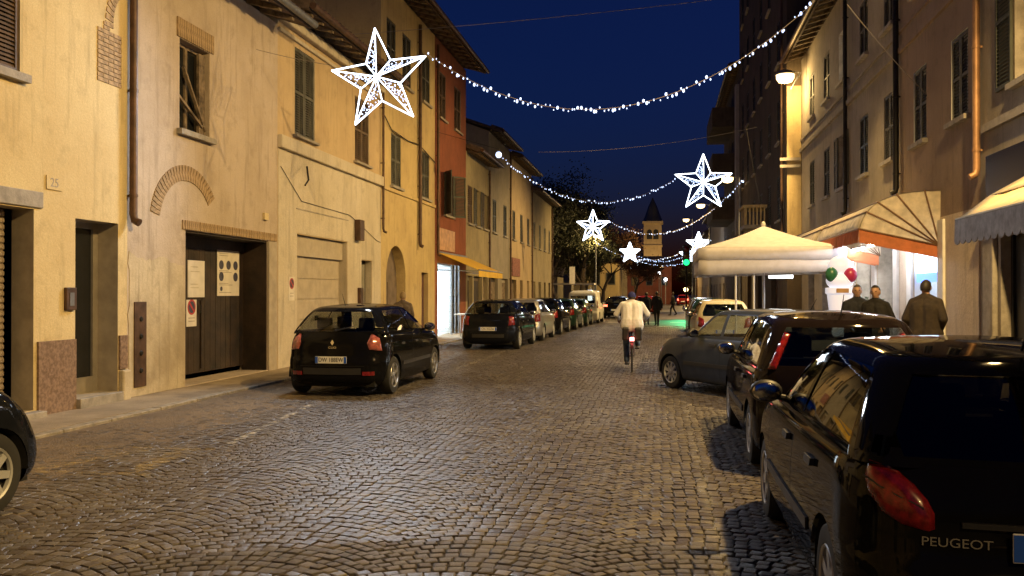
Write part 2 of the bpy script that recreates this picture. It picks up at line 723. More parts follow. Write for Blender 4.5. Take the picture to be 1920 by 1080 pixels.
# ---- painted lines: worn paint lying on the stones, and one strip of painted sheen
SHEEN = worn_paint('painted_sheen_strip', (0.5, 0.5, 0.48), 0.5, 0.95, 6)
WHT4 = worn_paint('half_gone_white_paint', (0.6, 0.56, 0.46), 0.47, 0.72, 7)
YEL = worn_paint('worn_yellow_paint', (0.48, 0.35, 0.11), 0.46, 0.78, 7)
WHT = worn_paint('worn_white_paint', (0.70, 0.68, 0.62), 0.42, 0.56, 8)


def line(p, q, w, m, z=0.0205):
    a, b = Vector((p[0], p[1], z)), Vector((q[0], q[1], z))
    d = (b - a).normalized()
    s = Vector((-d.y, d.x, 0)) * w / 2
    mb = MB()
    n = max(1, int((b - a).length / 0.25))
    for i in range(n):
        u, v = a.lerp(b, i / n), a.lerp(b, (i + 1) / n)
        mb.quad(u - s, v - s, v + s, u + s)
    o = mb.build('marking_or_sheen', m, road)
    return o


line((-6.2, 7.22), (-4.55, 7.26), 0.11, YEL)
line((-6.2, 8.5), (-4.6, 8.55), 0.09, YEL)
line((-5.7, 7.3), (-5.3, 8.45), 0.16, YEL)
line((-4.75, 7.3), (-4.9, 8.5), 0.24, YEL)
line((-4.62, 8.9), (-5.05, 12.2), 0.10, WHT4)
line((-4.35, 18.6), (-4.35, 24.5), 0.09, WHT4)
line((0.35, 3.0), (0.35, 44.0), 0.10, SHEEN)  # no marking: a pale sheen on the setts, put in as colour
line((-1.1, 21.0), (0.4, 21.0), 0.12, WHT)
for xx in (-5.2, -3.6, -1.9, 0.2, 1.5):
    line((xx - 0.35, 44.0), (xx + 0.35, 44.0), 0.45, WHT, 0.02)
WHT2 = mat('white_crossing_paint', (0.6, 0.58, 0.52), 0.6, 0, 0.15)
for xx in (-2.6, -0.5, 0.9, 2.0):
    MB().box(xx - 0.4, xx + 0.4, 50.0, 50.5, 0.013, 0.018).build('marking_or_sheen', WHT2, road_far)
# ------------------------------------------------------------------ houses
class House:
    """front wall in (n, u, z): n out of the wall, u along the street, z up"""

    def __init__(s, name, label, X, u0, u1, h, side, wallmat, depth=9.0, base=-0.1):
        s.X, s.u0, s.u1, s.h, s.s, s.wm, s.depth, s.base = X, u0, u1, h, side, wallmat, depth, base
        s.root = thing(name, label, 'building', (X, u0, 0))
        s.open = []

    def P(s, n, u, z):
        return (n * s.s, u - s.u0, z)

    def box(s, mb, n0, n1, ua, ub, z0, z1):
        return mb.box(n0 * s.s, n1 * s.s, ua - s.u0, ub - s.u0, z0, z1)

    def part(s, name, material, n0, n1, ua, ub, z0, z1, parent=None, bevel=0.0):
        return s.box(MB(), n0, n1, ua, ub, z0, z1).build(name, material, parent or s.root, bevel=bevel)

    def wall(s, reveal_mat=None):
        """front face with holes, reveals, sides, back, top"""
        us = sorted({s.u0, s.u1, *[x for o in s.open for x in o[:2]]})
        zs = sorted({s.base, s.h, *[x for o in s.open for x in o[2:4]]})
        mb = MB()
        for i in range(len(us) - 1):
            for j in range(len(zs) - 1):
                uc, zc = (us[i] + us[i + 1]) / 2, (zs[j] + zs[j + 1]) / 2
                if any(o[0] < uc < o[1] and o[2] < zc < o[3] for o in s.open):
                    continue
                mb.quad(s.P(0, us[i], zs[j]), s.P(0, us[i + 1], zs[j]), s.P(0, us[i + 1], zs[j + 1]), s.P(0, us[i], zs[j + 1]))
        D = -s.depth
        for ua in (s.u0, s.u1):
            mb.quad(s.P(0, ua, s.base), s.P(D, ua, s.base), s.P(D, ua, s.h), s.P(0, ua, s.h))
        mb.quad(s.P(D, s.u0, s.base), s.P(D, s.u1, s.base), s.P(D, s.u1, s.h), s.P(D, s.u0, s.h))
        mb.quad(s.P(0, s.u0, s.h), s.P(0, s.u1, s.h), s.P(D, s.u1, s.h), s.P(D, s.u0, s.h))
        mb.k = 1
        for (ua, ub, za, zb, rev) in s.open:
            r = -rev
            mb.quad(s.P(0, ua, za), s.P(0, ua, zb), s.P(r, ua, zb), s.P(r, ua, za))
            mb.quad(s.P(0, ub, za), s.P(r, ub, za), s.P(r, ub, zb), s.P(0, ub, zb))
            mb.quad(s.P(0, ua, zb), s.P(0, ub, zb), s.P(r, ub, zb), s.P(r, ua, zb))
            mb.quad(s.P(0, ua, za), s.P(r, ua, za), s.P(r, ub, za), s.P(0, ub, za))
        s.wallobj = mb.build('wall', [s.wm, reveal_mat or s.wm], s.root, fix=False)
        return s.wallobj

    def roof(s, over=0.6, slope=0.38, ridge=4.5, material=None, gutter=True, gm=None, ext=0.0, soffit=None):
        t = 0.14
        z = s.h
        a, b = s.u0 - ext, s.u1 + ext
        poly = [(over, z - over * slope + 0.12), (over, z - over * slope + 0.12 + t), (-ridge, z + ridge * slope + 0.12 + t), (-s.depth - over, z - over * slope + 0.12 + t),
                (-s.depth - over, z - over * slope + 0.12), (-ridge, z + ridge * slope + 0.12)]
        mb = MB().prism([s.P(n, a, zz) for n, zz in poly], (0, b - a, 0))
        r = mb.build('roof', material or ROOFT, s.root)
        # gable infill under the roof
        MB().prism([s.P(n, s.u0 + 0.01, zz) for n, zz in ((0, z), (-ridge, z + ridge * slope + 0.1), (-s.depth, z))], (0, s.u1 - s.u0 - 0.02, 0)).build('gable', s.wm, s.root)
        # tiles along the eave
        mt = MB()
        k = int((b - a) / 0.22)
        ze = z - over * slope + 0.12 + t
        for i in range(k):
            u = a + (i + 0.5) * (b - a) / k
            mt.bar(s.P(over + 0.05, u, ze + 0.0), s.P(over - 0.5, u, ze + 0.55 * slope), 0.085, 0.085, 8)
        tag(mt.build('eave_tiles', material or ROOFT, r, smooth=True), kind='stuff')
        for i in range(int((b - a) / 0.6)):
            u = a + 0.3 + i * 0.6
            if i == 0:
                rme = MB().prism([s.P(n, s.u0 - 0.05, zz) for n, zz in ((0.0, z - 0.02), (over - 0.05, z - over * slope + 0.06), (over - 0.05, z - over * slope + 0.118), (0.0, z + 0.11))], (0, 0.1, 0)).mesh('rafter', OLDWOOD)
            ro = link(bpy.data.objects.new('rafter', rme), r)
            ro.location = (0, u - s.u0, 0)
        if gutter:
            mg = MB()
            g0 = s.P(over + 0.09, a, ze - 0.06)
            g1 = s.P(over + 0.09, b, ze - 0.06)
            mg.bar(g0, g1, 0.075, 0.075, 10)
            mg.build('gutter', gm or RUST, s.root, smooth=True)
        return r

    def shutter_leaf(s, mb, n, ua, ub, za, zb, slat=0.055):
        f = 0.055
        t = 0.035
        s.box(mb, n, n + t, ua, ua + f, za, zb)
        s.box(mb, n, n + t, ub - f, ub, za, zb)
        for zc in (za, (za + zb) / 2 - f / 2, zb - f):
            s.box(mb, n, n + t, ua + f, ub - f, zc, zc + f)
        z = za + f
        while z < zb - f:
            a, b = s.P(n + 0.004, ua + f, z + slat * 0.8), s.P(n + 0.004, ub - f, z + slat * 0.8)
            c, d = s.P(n + t - 0.004, ub - f, z), s.P(n + t - 0.004, ua + f, z)
            mb.quad(a, b, c, d)
            z += slat

    def window(s, ua, ub, za, zb, kind='closed', sm=None, sill=0.07, rev=0.18, frame=None, lintel=None, lit=None, slat=0.055):
        s.open.append((ua, ub, za, zb, rev))
        fm = frame or OLDWOOD
        w = MB()
        n = -rev
        f = 0.06
        um = (ua + ub) / 2
        s.box(w, n, n + 0.05, ua, ua + f, za, zb)
        s.box(w, n, n + 0.05, ub - f, ub, za, zb)
        s.box(w, n, n + 0.05, um - 0.04, um + 0.04, za + f, zb - f)
        s.box(w, n, n + 0.05, ua + f, ub - f, za, za + f)
        s.box(w, n, n + 0.05, ua + f, ub - f, zb - f, zb)
        wo = w.build('window', fm, s.root)
        for a, b in ((ua + f, um - 0.04), (um + 0.04, ub - f)):
            s.part('pane', lit or PANE, n + 0.012, n + 0.02, a, b, za + f, zb - f, wo)
        # blind back so that nothing shows through
        s.part('room_back', BLACKP, n - 0.06, n - 0.03, ua, ub, za, zb, wo)
        if sill:
            s.part('sill', STONE, -rev + 0.05, 0.10, ua - 0.09, ub + 0.09, za - sill, za + 0.002, wo)
        if lintel:
            s.part('lintel', lintel, -0.02, 0.025, ua - 0.12, ub + 0.12, zb, zb + 0.25, wo)
        sm = sm or SHUTBROWN
        if kind == 'closed':
            for a, b in ((ua + 0.005, um - 0.008), (um + 0.008, ub - 0.005)):
                mb = MB()
                s.shutter_leaf(mb, -0.05, a, b, za + 0.01, zb - 0.01, slat)
                mb.build('shutter', sm, s.root)
        elif kind == 'open':
            hw = (ub - ua) / 2
            for a, b in ((ua - hw - 0.02, ua - 0.02), (ub + 0.02, ub + hw + 0.02)):
                mb = MB()
                s.shutter_leaf(mb, 0.02, a, b, za, zb, slat)
                mb.build('shutter', sm, s.root)
        elif kind == 'ajar':
            # leaves stand out from the wall at an angle
            hw = (ub - ua) / 2
            for uu, sg in ((ua, -1), (ub, 1)):
                mb = MB()
                c = MB()
                s2 = House.__new__(House)
                s2.s, s2.u0 = 1, 0
                s2.shutter_leaf(c, 0, 0, hw, za, zb, slat)
                ang = math.radians(35)
                vs = [s.P(0.02 + y * math.sin(ang) + x * math.cos(ang), uu + sg * (y * math.cos(ang) - x * math.sin(ang)), z) for x, y, z in c.v]
                mb.add(vs, c.f)
                mb.build('shutter', sm, s.root)
        return wo

    def pipe(s, u, z0, z1, r=0.05, material=None, n=0.09, shoe=True):
        mb = MB()
        pts = [s.P(n, u, z1), s.P(n, u, z0 + 0.12)]
        if shoe:
            pts += [s.P(n + 0.02, u, z0 + 0.04), s.P(n + 0.10, u, z0)]
        mb.tube(pts, r, 10)
        z = z0 + 0.4
        while z < z1:
            s.box(mb, 0, n, u - 0.015, u + 0.015, z, z + 0.03)
            mb.bar(s.P(n, u, z - 0.005), s.P(n, u, z + 0.035), r + 0.008, r + 0.008, 10)
            z += 1.6
        return mb.build('downpipe', material or RUST, s.root, smooth=True)

    def bricks(s, ua, ub, za, zb, n=0.02, bw=0.25, bh=0.06, parent=None, upright=False, m=None):
        """one object for each brick"""
        meshes = {}
        rows = max(1, round((zb - za) / bh)) if not upright else 1
        par = parent or s.root
        for r in range(rows):
            z0 = za + r * (zb - za) / rows
            z1 = za + (r + 1) * (zb - za) / rows
            w = bw if not upright else bh
            u = ua - (w / 2 if (r % 2 and not upright) else 0)
            while u < ub - 0.02:
                a, b = max(u, ua), min(u + w, ub)
                if b - a > 0.025:
                    pr = random.uniform(0, 0.008)
                    key = (round(b - a, 3), round(z1 - z0, 3), int(pr * 400))
                    if key not in meshes:
                        hw, hh = (b - a) / 2 - 0.006, (z1 - z0) / 2 - 0.005
                        meshes[key] = MB().box(-0.03 * s.s, (n + pr) * s.s, -hw, hw, -hh, hh).mesh('brick', m or BRICK)
                    o = bpy.data.objects.new('brick', meshes[key])
                    o.location = s.P(0, (a + b) / 2, (z0 + z1) / 2)
                    link(o, par)
                u += w


CREAM1 = plaster('yellow_cream_plaster', (0.70, 0.58, 0.34), (0.62, 0.49, 0.27))
BEIGE = plaster('beige_pink_plaster', (0.55, 0.465, 0.385), (0.45, 0.37, 0.29))
PATCH = plaster('bare_render_patch', (0.60, 0.52, 0.38), (0.38, 0.31, 0.21))
OCHRE = plaster('ochre_plaster', (0.58, 0.45, 0.28), (0.50, 0.38, 0.24))
LOWCREAM = plaster('pale_ground_floor_plaster', (0.62, 0.56, 0.46), (0.53, 0.47, 0.37))
YELLOWH = plaster('yellow_plaster', (0.60, 0.47, 0.24), (0.50, 0.38, 0.2))
REDH = plaster('red_plaster', (0.29, 0.10, 0.06), (0.22, 0.08, 0.05))
DUNH = plaster('dun_plaster', (0.40, 0.34, 0.22), (0.30, 0.25, 0.17))
GREYH = plaster('grey_plaster', (0.35, 0.31, 0.255), (0.275, 0.245, 0.20))
PINKH = plaster('grey_pink_plaster', (0.36, 0.275, 0.21), (0.29, 0.225, 0.175))
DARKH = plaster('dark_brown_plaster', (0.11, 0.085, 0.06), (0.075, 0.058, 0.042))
MARBLE = mat('mottled_marble', (0.30, 0.21, 0.16), 0.35, 0, 0.3, 22, 0, col2=(0.17, 0.115, 0.085), lo=0.4, hi=0.6)
FRAMEST = mat('smooth_stone_frame', (0.40, 0.345, 0.27), 0.6, 0, 0.1)
ALU = mat('anodised_door_frame', (0.30, 0.27, 0.23), 0.4, 0.2, 0.1)
ROLL = mat('roller_shutter_metal', (0.32, 0.26, 0.19), 0.5, 0.2, 0.1)
GARAGE = mat('garage_door_paint', (0.42, 0.36, 0.27), 0.6, 0, 0.08)
PAPER = mat('paper_poster', (0.66, 0.62, 0.55), 0.7, 0, 0.06)
INKD = mat('dark_blue_ink', (0.05, 0.05, 0.09), 0.7, 0, 0.1)
INKG = mat('grey_ink', (0.33, 0.29, 0.25), 0.7, 0, 0.1)
REDINK = mat('red_ink', (0.4, 0.03, 0.03), 0.6, 0, 0)


def roller(h, ua, ub, za, zb, n, material, pitch=0.075, parent=None, name='roller_shutter'):
    fr = h.part(name, RUST, n - 0.06, n - 0.04, ua, ub, za, zb, parent)
    z = za
    sh = {}
    while z < zb - 0.01:
        t = min(pitch, zb - z)
        key = round(t, 3)
        if key not in sh:
            mb = MB()
            prof = [(0, 0.002), (0.018, t * 0.25), (0.018, t * 0.7), (0, t - 0.002)]
            mb.prism([((n - 0.04 + a) * h.s, 0, b) for a, b in prof], (0, ub - ua, 0))
            sh[key] = mb.mesh('slat', material)
        o = bpy.data.objects.new('slat', sh[key])
        o.location = (0, ua - h.u0, z)
        link(o, fr)
        z += pitch
    return fr


# ---- houses behind the camera: they light and mirror the street
hb = House('ochre_house_behind', 'ochre house left behind the camera', WALL_L, -22.0, 1.0, 9.0, 1, OCHRE)
for uc in (-19, -15, -11, -7, -3):
    hb.window(uc - 0.5, uc + 0.5, 4.5, 6.2, 'closed', SHUTBROWN)
    hb.open.append((uc - 0.6, uc + 0.6, 0.1, 2.5, 0.2))
    hb.part('door', WOODDARK, -0.22, -0.16, uc - 0.6, uc + 0.6, 0.1, 2.5)
hb.wall()
hb.roof()

# ---- near yellow house with the roller shutter shop
h1 = House('yellow_house', 'cream yellow house with roller shutter shop and narrow glass door beside the marble plinth', WALL_L, 1.0, 12.2, 9.4, 1, CREAM1)
h1.open += [(7.2, 10.18, 0.14, 2.74, 0.32), (11.0, 11.97, 0.19, 2.69, 0.38)]
h1.window(8.75, 9.92, 4.42, 6.6, 'closed', SHUTBROWN, 0.1, lintel=None)
h1.window(4.2, 5.3, 4.42, 6.6, 'closed', SHUTBROWN, 0.1)
h1.wall(FRAMEST)
h1.roof()
roller(h1, 7.22, 9.98, 0.16, 2.72, -0.24, ROLL, 0.085)
h1.part('shop_lintel', STONE, -0.05, 0.035, 7.0, 10.32, 2.76, 2.97, bevel=0.01)
h1.part('shop_step', STONE, -0.32, 0.16, 7.1, 10.24, -0.05, 0.13, bevel=0.01)
h1.part('plinth_slab', MARBLE, -0.01, 0.035, 10.24, 10.985, 0.0, 1.02)
h1.part('plinth_slab', MARBLE, -0.01, 0.035, 11.985, 12.17, 0.52, 1.02)
h1.part('plinth_block', PATCH, -0.01, 0.09, 11.985, 12.19, 0.0, 0.50, bevel=0.03)
# glass door
d = h1.part('door', ALU, -0.40, -0.34, 11.0, 11.06, 0.19, 2.69)
for a, b in ((11.33, 11.40), (11.86, 11.97)):
    h1.part('stile', ALU, -0.40, -0.335, a, b, 0.19, 2.69, d)
h1.part('kick_panel', ALU, -0.40, -0.336, 11.06, 11.86, 0.19, 0.42, d)
h1.part('head_rail', ALU, -0.40, -0.336, 11.06, 11.86, 2.6, 2.69, d)
for a, b in ((11.06, 11.33), (11.40, 11.86)):
    h1.part('pane', PANE, -0.385, -0.37, a, b, 0.42, 2.6, d)
h1.part('dark_hall', BLACKP, -0.46, -0.43, 11.0, 11.97, 0.19, 2.69, d)
h1.part('door_step', STONE, -0.40, 0.10, 10.99, 11.98, -0.05, 0.188, bevel=0.01)
# intercom
ic = h1.part('intercom', RUST, 0, 0.05, 10.76, 10.97, 1.42, 1.73, bevel=0.01)
h1.part('panel', GREYMETAL, 0.05, 0.056, 10.82, 10.91, 1.48, 1.66, ic)
# house number plaque
pl = h1.part('number_plaque', CREAM1, 0, 0.018, 10.40, 10.70, 3.03, 3.21)
text_mesh('digits', '25', 0.17, INKG, pl, h1.P(0.02, 10.55, 3.12), (PI / 2, 0, PI / 2), 0.001)
# bare brick flue in the plaster
h1.bricks(11.46, 12.03, 4.72, 5.50, 0.012, 0.25, 0.065)
h1.bricks(11.6, 11.75, 5.50, 5.62, 0.012, 0.15, 0.06)
for i in range(11):
    a = i / 10 * PI / 2
    u, z = 11.74 + 0.42 * (1 - math.cos(a)), 5.60 + 0.62 * math.sin(a)
    o = MB().box(-0.03, 0.014, -0.09, 0.09, -0.036, 0.036).build('brick', BRICK, h1.root)
    o.location = h1.P(0, u, z)
    o.rotation_euler = (-a, 0, 0)
h1.pipe(12.22, 2.72, 9.3, 0.06, RUST)

# ---- beige pink house with the big dark gate
h2 = House('beige_house', 'beige pink house with wide dark gateway, brick arch relief and boarded window', WALL_L, 12.2, 17.5, 7.35, 1, BEIGE)
h2.open += [(13.86, 17.06, 0.07, 2.73, 0.62)]
w = h2.window(13.66, 14.66, 4.42, 5.96, 'none', None, 0.09, 0.22, OLDWOOD)
for (a, b, c, e) in ((13.72, 4.5, 14.5, 5.35), (13.95, 5.0, 14.6, 4.55)):
    mb = MB().bar(h2.P(-0.10, a, c * 0 + b if False else b + 0.55), h2.P(-0.06, c, e - 0.75 if e > 5 else e), 0.035, 0.035, 4)
    mb.build('board', OLDWOOD, w)
h2.part('board', OLDWOOD, -0.12, -0.07, 14.42, 14.62, 4.45, 5.9, w)
h2.wall(BEIGE)
h2.roof(0.75, 0.35, gm=GREYMETAL)
h2.bricks(13.56, 14.78, 5.965, 6.30, 0.022, 0.25, 0.07, w, upright=True)
# relieving arch, one voussoir at a time
vm = MB().box(-0.03, 0.014, -0.034, 0.034, -0.13, 0.13).mesh('brick', BRICK)
for i in range(27):
    a = math.radians(168 - i * (168 - 36) / 26)
    o = bpy.data.objects.new('brick', vm)
    u, z = 13.9 + 0.98 * math.cos(a), 2.78 + 0.92 * math.sin(a)
    o.location = h2.P(random.uniform(0, 0.004), u, z)
    o.rotation_euler = (a - PI / 2, 0, 0)
    link(o, h2.root)
h2.bricks(13.74, 17.46, 2.735, 2.90, 0.02, 0.25, 0.07, upright=True)
# gate: two leaves of upright planks, and the concrete jamb
h2.part('gate_jamb', FRAMEST, -0.6, 0.02, 17.07, 17.44, 0.05, 2.72)
h2.part('jamb_board', WOODDARK, -0.56, -0.03, 17.03, 17.056, 0.07, 2.72)
h2.part('soffit_board', WOODDARK, -0.56, -0.03, 13.88, 17.03, 2.695, 2.725)
gate = h2.part('gate', WOODDARK, -0.60, -0.56, 13.87, 17.05, 0.17, 2.72)
u = 13.88
while u < 16.98:
    wd = 0.2
    h2.part('plank', WOODDARK, -0.558, -0.535 + random.uniform(0, 0.006), u, min(u + wd - 0.008, 17.04), 0.17, 2.5, gate)
    u += wd
h2.part('rail', WOODDARK, -0.56, -0.51, 13.88, 17.04, 2.5, 2.72, gate)
h2.part('wicket_frame', WOODDARK, -0.53, -0.505, 14.3, 15.35, 1.52, 1.56, gate)
h2.part('wicket_frame', WOODDARK, -0.53, -0.505, 15.30, 15.345, 0.25, 1.56, gate)
h2.part('handle', CHROME, -0.53, -0.48, 15.22, 15.25, 1.28, 1.44, gate)
# safety poster with round symbols
po = h2.part('poster', PAPER, -0.524, -0.518, 15.92, 16.82, 1.60, 2.52, gate)
for r_, zc in enumerate((2.21, 1.98, 1.74)):
    for c_ in range(3):
        if (r_, c_) in ((1, 1), (2, 1), (2, 2)):
            continue
        uu = 16.08 + c_ * 0.29
        rad = 0.09 if r_ < 2 else 0.045
        mb = MB().lathe([(rad, 0), (rad, 0.004), (rad * 0.55, 0.004), (rad * 0.55, 0.0015), (0.001, 0.0015)] if (r_ + c_) % 2 else [(rad, 0), (rad, 0.004), (0.001, 0.004)], 20, 'x')
        mb.build('symbol', INKD, po, loc=h2.P(-0.518, uu, zc))
for zc in (2.43, 2.39, 2.09, 2.06, 1.84, 1.81, 1.66):
    h2.part('print_line', INKG, -0.518, -0.516, 16.0, 16.0 + random.uniform(0.35, 0.7), zc, zc + 0.012, po)
# notice board and no parking sign hung at the gate's edge
nb = thing('notice_board', 'blank cream notice board hung at the left edge of the dark gate', 'notice', (WALL_L, 13.9, 0))
mb = MB().box(0.01, 0.03, 0.0, 0.55, 1.58, 2.22)
mb.build('board', PAPER, nb, bevel=0.004)
for zc in (2.1, 2.02, 1.8, 1.74):
    MB().box(0.03, 0.032, 0.08, random.uniform(0.3, 0.48), zc, zc + 0.015).build('print_line', mat('faded_ink', (0.5, 0.45, 0.33), 0.7), nb)


def no_parking(label, y, z, w, hgt, n=0.012):
    t = thing('no_parking_sign', label, 'sign', (WALL_L, y, z))
    MB().box(n, n + 0.006, -w / 2, w / 2, -hgt / 2, hgt / 2).build('plate', PAPER, t)
    R = w * 0.40
    zc = hgt * 0.22
    MB().lathe([(R, 0), (R, 0.004), (R * 0.78, 0.004)], 24, 'x').build('ring', REDINK, t, loc=(n + 0.006, 0, zc))
    MB().lathe([(R * 0.78, 0.003), (0.001, 0.003)], 24, 'x').build('disc', INKD, t, loc=(n + 0.006, 0, zc))
    o = MB().box(0, 0.005, -R * 0.8, R * 0.8, -0.018, 0.018).build('slash', REDINK, t, loc=(n + 0.0065, 0, zc))
    o.rotation_euler = (math.radians(-45), 0, 0)
    for k in range(2):
        MB().box(n + 0.006, n + 0.008, -w * 0.3, w * 0.3, -hgt * (0.2 + 0.12 * k), -hgt * (0.2 + 0.12 * k) + 0.014).build('print_line', INKG, t)


no_parking('no parking sign under the cream notice board by the dark gate', 14.03, 1.31, 0.33, 0.46)
no_parking('no parking sign on the pale wall left of the garage door', 18.2, 1.75, 0.3, 0.52)
# ragged render patch and iron meter hatch
patch = []
mb = MB()
pp = [(12.24, 2.30), (12.5, 2.18), (13.2, 2.22), (13.8, 2.1), (13.83, 1.2), (13.83, 0.06), (12.24, 0.06), (12.24, 1.0)]
random.seed(3)
ring = []
for i in range(len(pp)):
    a, b = Vector(pp[i]), Vector(pp[(i + 1) % len(pp)])
    for k in range(8):
        q = a.lerp(b, k / 8)
        j = 0.035 if 0 < i < 4 or i == 7 else 0.0
        ring.append((q.x + random.uniform(-j, j), q.y + random.uniform(-j, j)))
mb.prism([h2.P(-0.005, u, z) for u, z in ring], (0.014, 0, 0))
mb.build('render_patch', PATCH, h2.root)
mh = h2.part('meter_hatch', RUST, 0.0, 0.025, 12.36, 12.68, 0.2, 1.52, bevel=0.005)
for zc in (0.45, 0.72, 0.98, 1.25):
    MB().bar(h2.P(0.024, 12.53, zc), h2.P(0.045, 12.53, zc), 0.045, 0.03, 10).build('boss', IRON, mh)
# hanging cable and box
MB().box(0, 0.05, 0, 0.18, 0, 0.14).build('junction_box', CREAM1, h2.root, loc=h2.P(0, 16.8, 3.15))

# ---- ochre house with the garage
h3 = House('ochre_house', 'ochre house with stone string course over a pale garage door', WALL_L, 17.5, 24.45, 7.75, 1, OCHRE)
h3.open += [(18.52, 21.66, 0.07, 2.97, 0.22), (22.78, 23.62, 0.12, 2.55, 0.2)]
h3.window(18.38, 19.52, 5.16, 7.12, 'closed', SHUTGREY, 0.05)
h3.window(22.26, 23.40, 5.16, 6.9, 'closed', SHUTBROWN, 0.05)
h3.wall(LOWCREAM)
h3.roof(0.7, 0.36)
h3.part('string_course', LOWCREAM, -0.01, 0.11, 17.5, 24.45, 4.74, 5.02, bevel=0.02)
h3.part('cornice', LOWCREAM, 0.0, 0.16, 17.5, 24.45, 7.42, 7.62, bevel=0.03)
h3.part('cornice', LOWCREAM, 0.0, 0.07, 17.5, 24.45, 7.22, 7.30, bevel=0.01)
# pale ground floor skin round the openings
for a, b, c, e in ((17.52, 18.5, 0.05, 4.73), (21.68, 22.76, 0.05, 4.73), (23.64, 24.43, 0.05, 4.73), (18.5, 21.68, 2.99, 4.73), (22.76, 23.64, 2.57, 4.73)):
    h3.part('ground_floor_render', LOWCREAM, -0.005, 0.012, a, b, c, e)
h3.part('garage_panel_trim', STONE, 0.012, 0.022, 18.45, 21.75, 3.52, 3.55)
gd = h3.part('garage_door', GARAGE, -0.24, -0.20, 18.52, 21.66, 0.07, 2.97)
for i in range(5):
    h3.part('panel', GARAGE, -0.20, -0.178, 18.60, 21.58, 0.10 + i * 0.475, 0.10 + (i + 1) * 0.475 - 0.012, gd)
h3.part('head_panel', GARAGE, -0.20, -0.10, 18.54, 21.64, 2.5, 2.95, gd)
h3.part('handle', IRON, -0.18, -0.14, 19.98, 20.12, 1.0, 1.12, gd)
dd = h3.part('door', WOODDARK, -0.22, -0.18, 22.78, 23.62, 0.12, 2.55)
for a, b in ((22.84, 23.18), (23.22, 23.56)):
    h3.part('pane', mat('milky_pane', (0.25, 0.24, 0.2), 0.2, 0, 0.1), -0.18, -0.172, a, b, 0.95, 2.45, dd)
    h3.part('panel', OLDWOOD, -0.18, -0.16, a, b, 0.2, 0.88, dd)
lb = h3.part('wall_box', RUST, 0.012, 0.18, 22.2, 22.55, 3.05, 3.6, bevel=0.02)
h3.part('letter_box', RUST, 0.012, 0.10, 22.45, 22.68, 1.35, 1.8, bevel=0.01)
mb = MB()
mb.tube([h3.P(0.03, 17.6, 4.35 - 0.0), h3.P(0.03, 18.7, 3.72), h3.P(0.03, 21.8, 3.68), h3.P(0.03, 24.0, 3.15), h3.P(0.03, 24.35, 3.12)], 0.007, 5)
mb.build('cable', IRON, h3.root)
h3.pipe(24.42, 3.4, 7.6, 0.035, RUST)
mb = MB()
for a, z in ((19.0, 4.55),):
    mb.tube([h3.P(0.03, a, z), h3.P(0.03, a + 0.1, z - 0.3), h3.P(0.03, a - 0.1, z - 0.45)], 0.02, 5)
mb.build('iron_hook', IRON, h3.root)

# ---- yellow house, three storeys
h4 = House('tall_yellow_house', 'three storey yellow house with arched doorway left of the red house', WALL_L, 24.45, 30.6, 10.9, 1, YELLOWH)
h4.open += [(24.95, 26.95, 0.08, 3.1, 0.35), (28.85, 29.7, 0.1, 2.36, 0.2)]
for a, b, c, e, k in ((25.42, 26.46, 4.9, 6.5, 'closed'), (28.62, 29.84, 4.9, 6.5, 'closed'), (25.0, 25.9, 8.2, 9.85, 'closed'), (26.6, 27.55, 8.2, 9.85, 'closed'), (28.9, 29.9, 8.2, 9.85, 'closed')):
    h4.window(a, b, c, e, k, SHUTGREY, 0.07)
h4.wall(YELLOWH)
h4.roof(0.85, 0.34)
h4.part('string_course', YELLOWH, -0.01, 0.05, 24.45, 30.6, 4.70, 4.80)
# arch head: fill the two corners of the rectangular opening
mb = MB()
cu, r = 25.95, 1.0
for sg in (-1, 1):
    pts = [(cu + sg * r, 2.1)] + [(cu + sg * r * math.cos(a), 2.1 + r * math.sin(a)) for a in [i * PI / 20 for i in range(1, 11)]] + [(cu + sg * r, 3.1)]
    mb.prism([h4.P(-0.34, u, z) for u, z in pts], (0.343, 0, 0))
mb.build('arch_head', YELLOWH, h4.root)
ad = h4.part('door', mat('brown_grey_door', (0.17, 0.13, 0.10), 0.65), -0.36, -0.30, 24.95, 26.95, 0.08, 3.1)
for a in (25.0, 25.99):
    h4.part('panel', mat('brown_grey_door', (0.17, 0.13, 0.10)), -0.30, -0.28, a, a + 0.92, 0.2, 2.0, ad)
nd = h4.part('side_door', mat('dull_red_door', (0.10, 0.045, 0.04), 0.6), -0.2, -0.16, 28.85, 29.7, 0.1, 2.36)
h4.part('panel', mat('dull_red_door', (0.1, 0.045, 0.04)), -0.16, -0.145, 28.95, 29.6, 0.2, 1.3, nd)
h4.pipe(28.36, 3.2, 10.6, 0.06, RUST)
mb = MB()
mb.tube([h4.P(0.05, 24.5, 6.9), h4.P(0.05, 25.3, 6.55), h4.P(0.05, 27.0, 6.5), h4.P(0.05, 28.4, 6.6), h4.P(0.05, 30.5, 6.3)], 0.018, 5)
mb.build('cable', IRON, h4.root)

# ---- red house with the lit shop
h5 = House('red_house', 'dark red house over the lit shop with the yellow awning', WALL_L, 30.6, 35.7, 10.9, 1, REDH)
h5.open += [(30.95, 34.6, 0.06, 2.75, 0.05)]
for a, b, c, e in ((31.2, 32.2, 8.1, 9.8), (33.6, 34.7, 8.1, 9.8)):
    h5.window(a, b, c, e, 'closed', SHUTBROWN, 0.07)
h5.window(32.0, 33.3, 4.6, 6.2, 'ajar', SHUTGREEN, 0.07)
h5.wall(STONE)
h5.roof(0.85, 0.34)
h5.pipe(30.75, 3.0, 10.6, 0.05, RUST)
h5.part('fascia_panel', mat('orange_fascia', (0.5, 0.3, 0.16), 0.6), 0.0, 0.03, 31.2, 33.6, 3.25, 4.05)
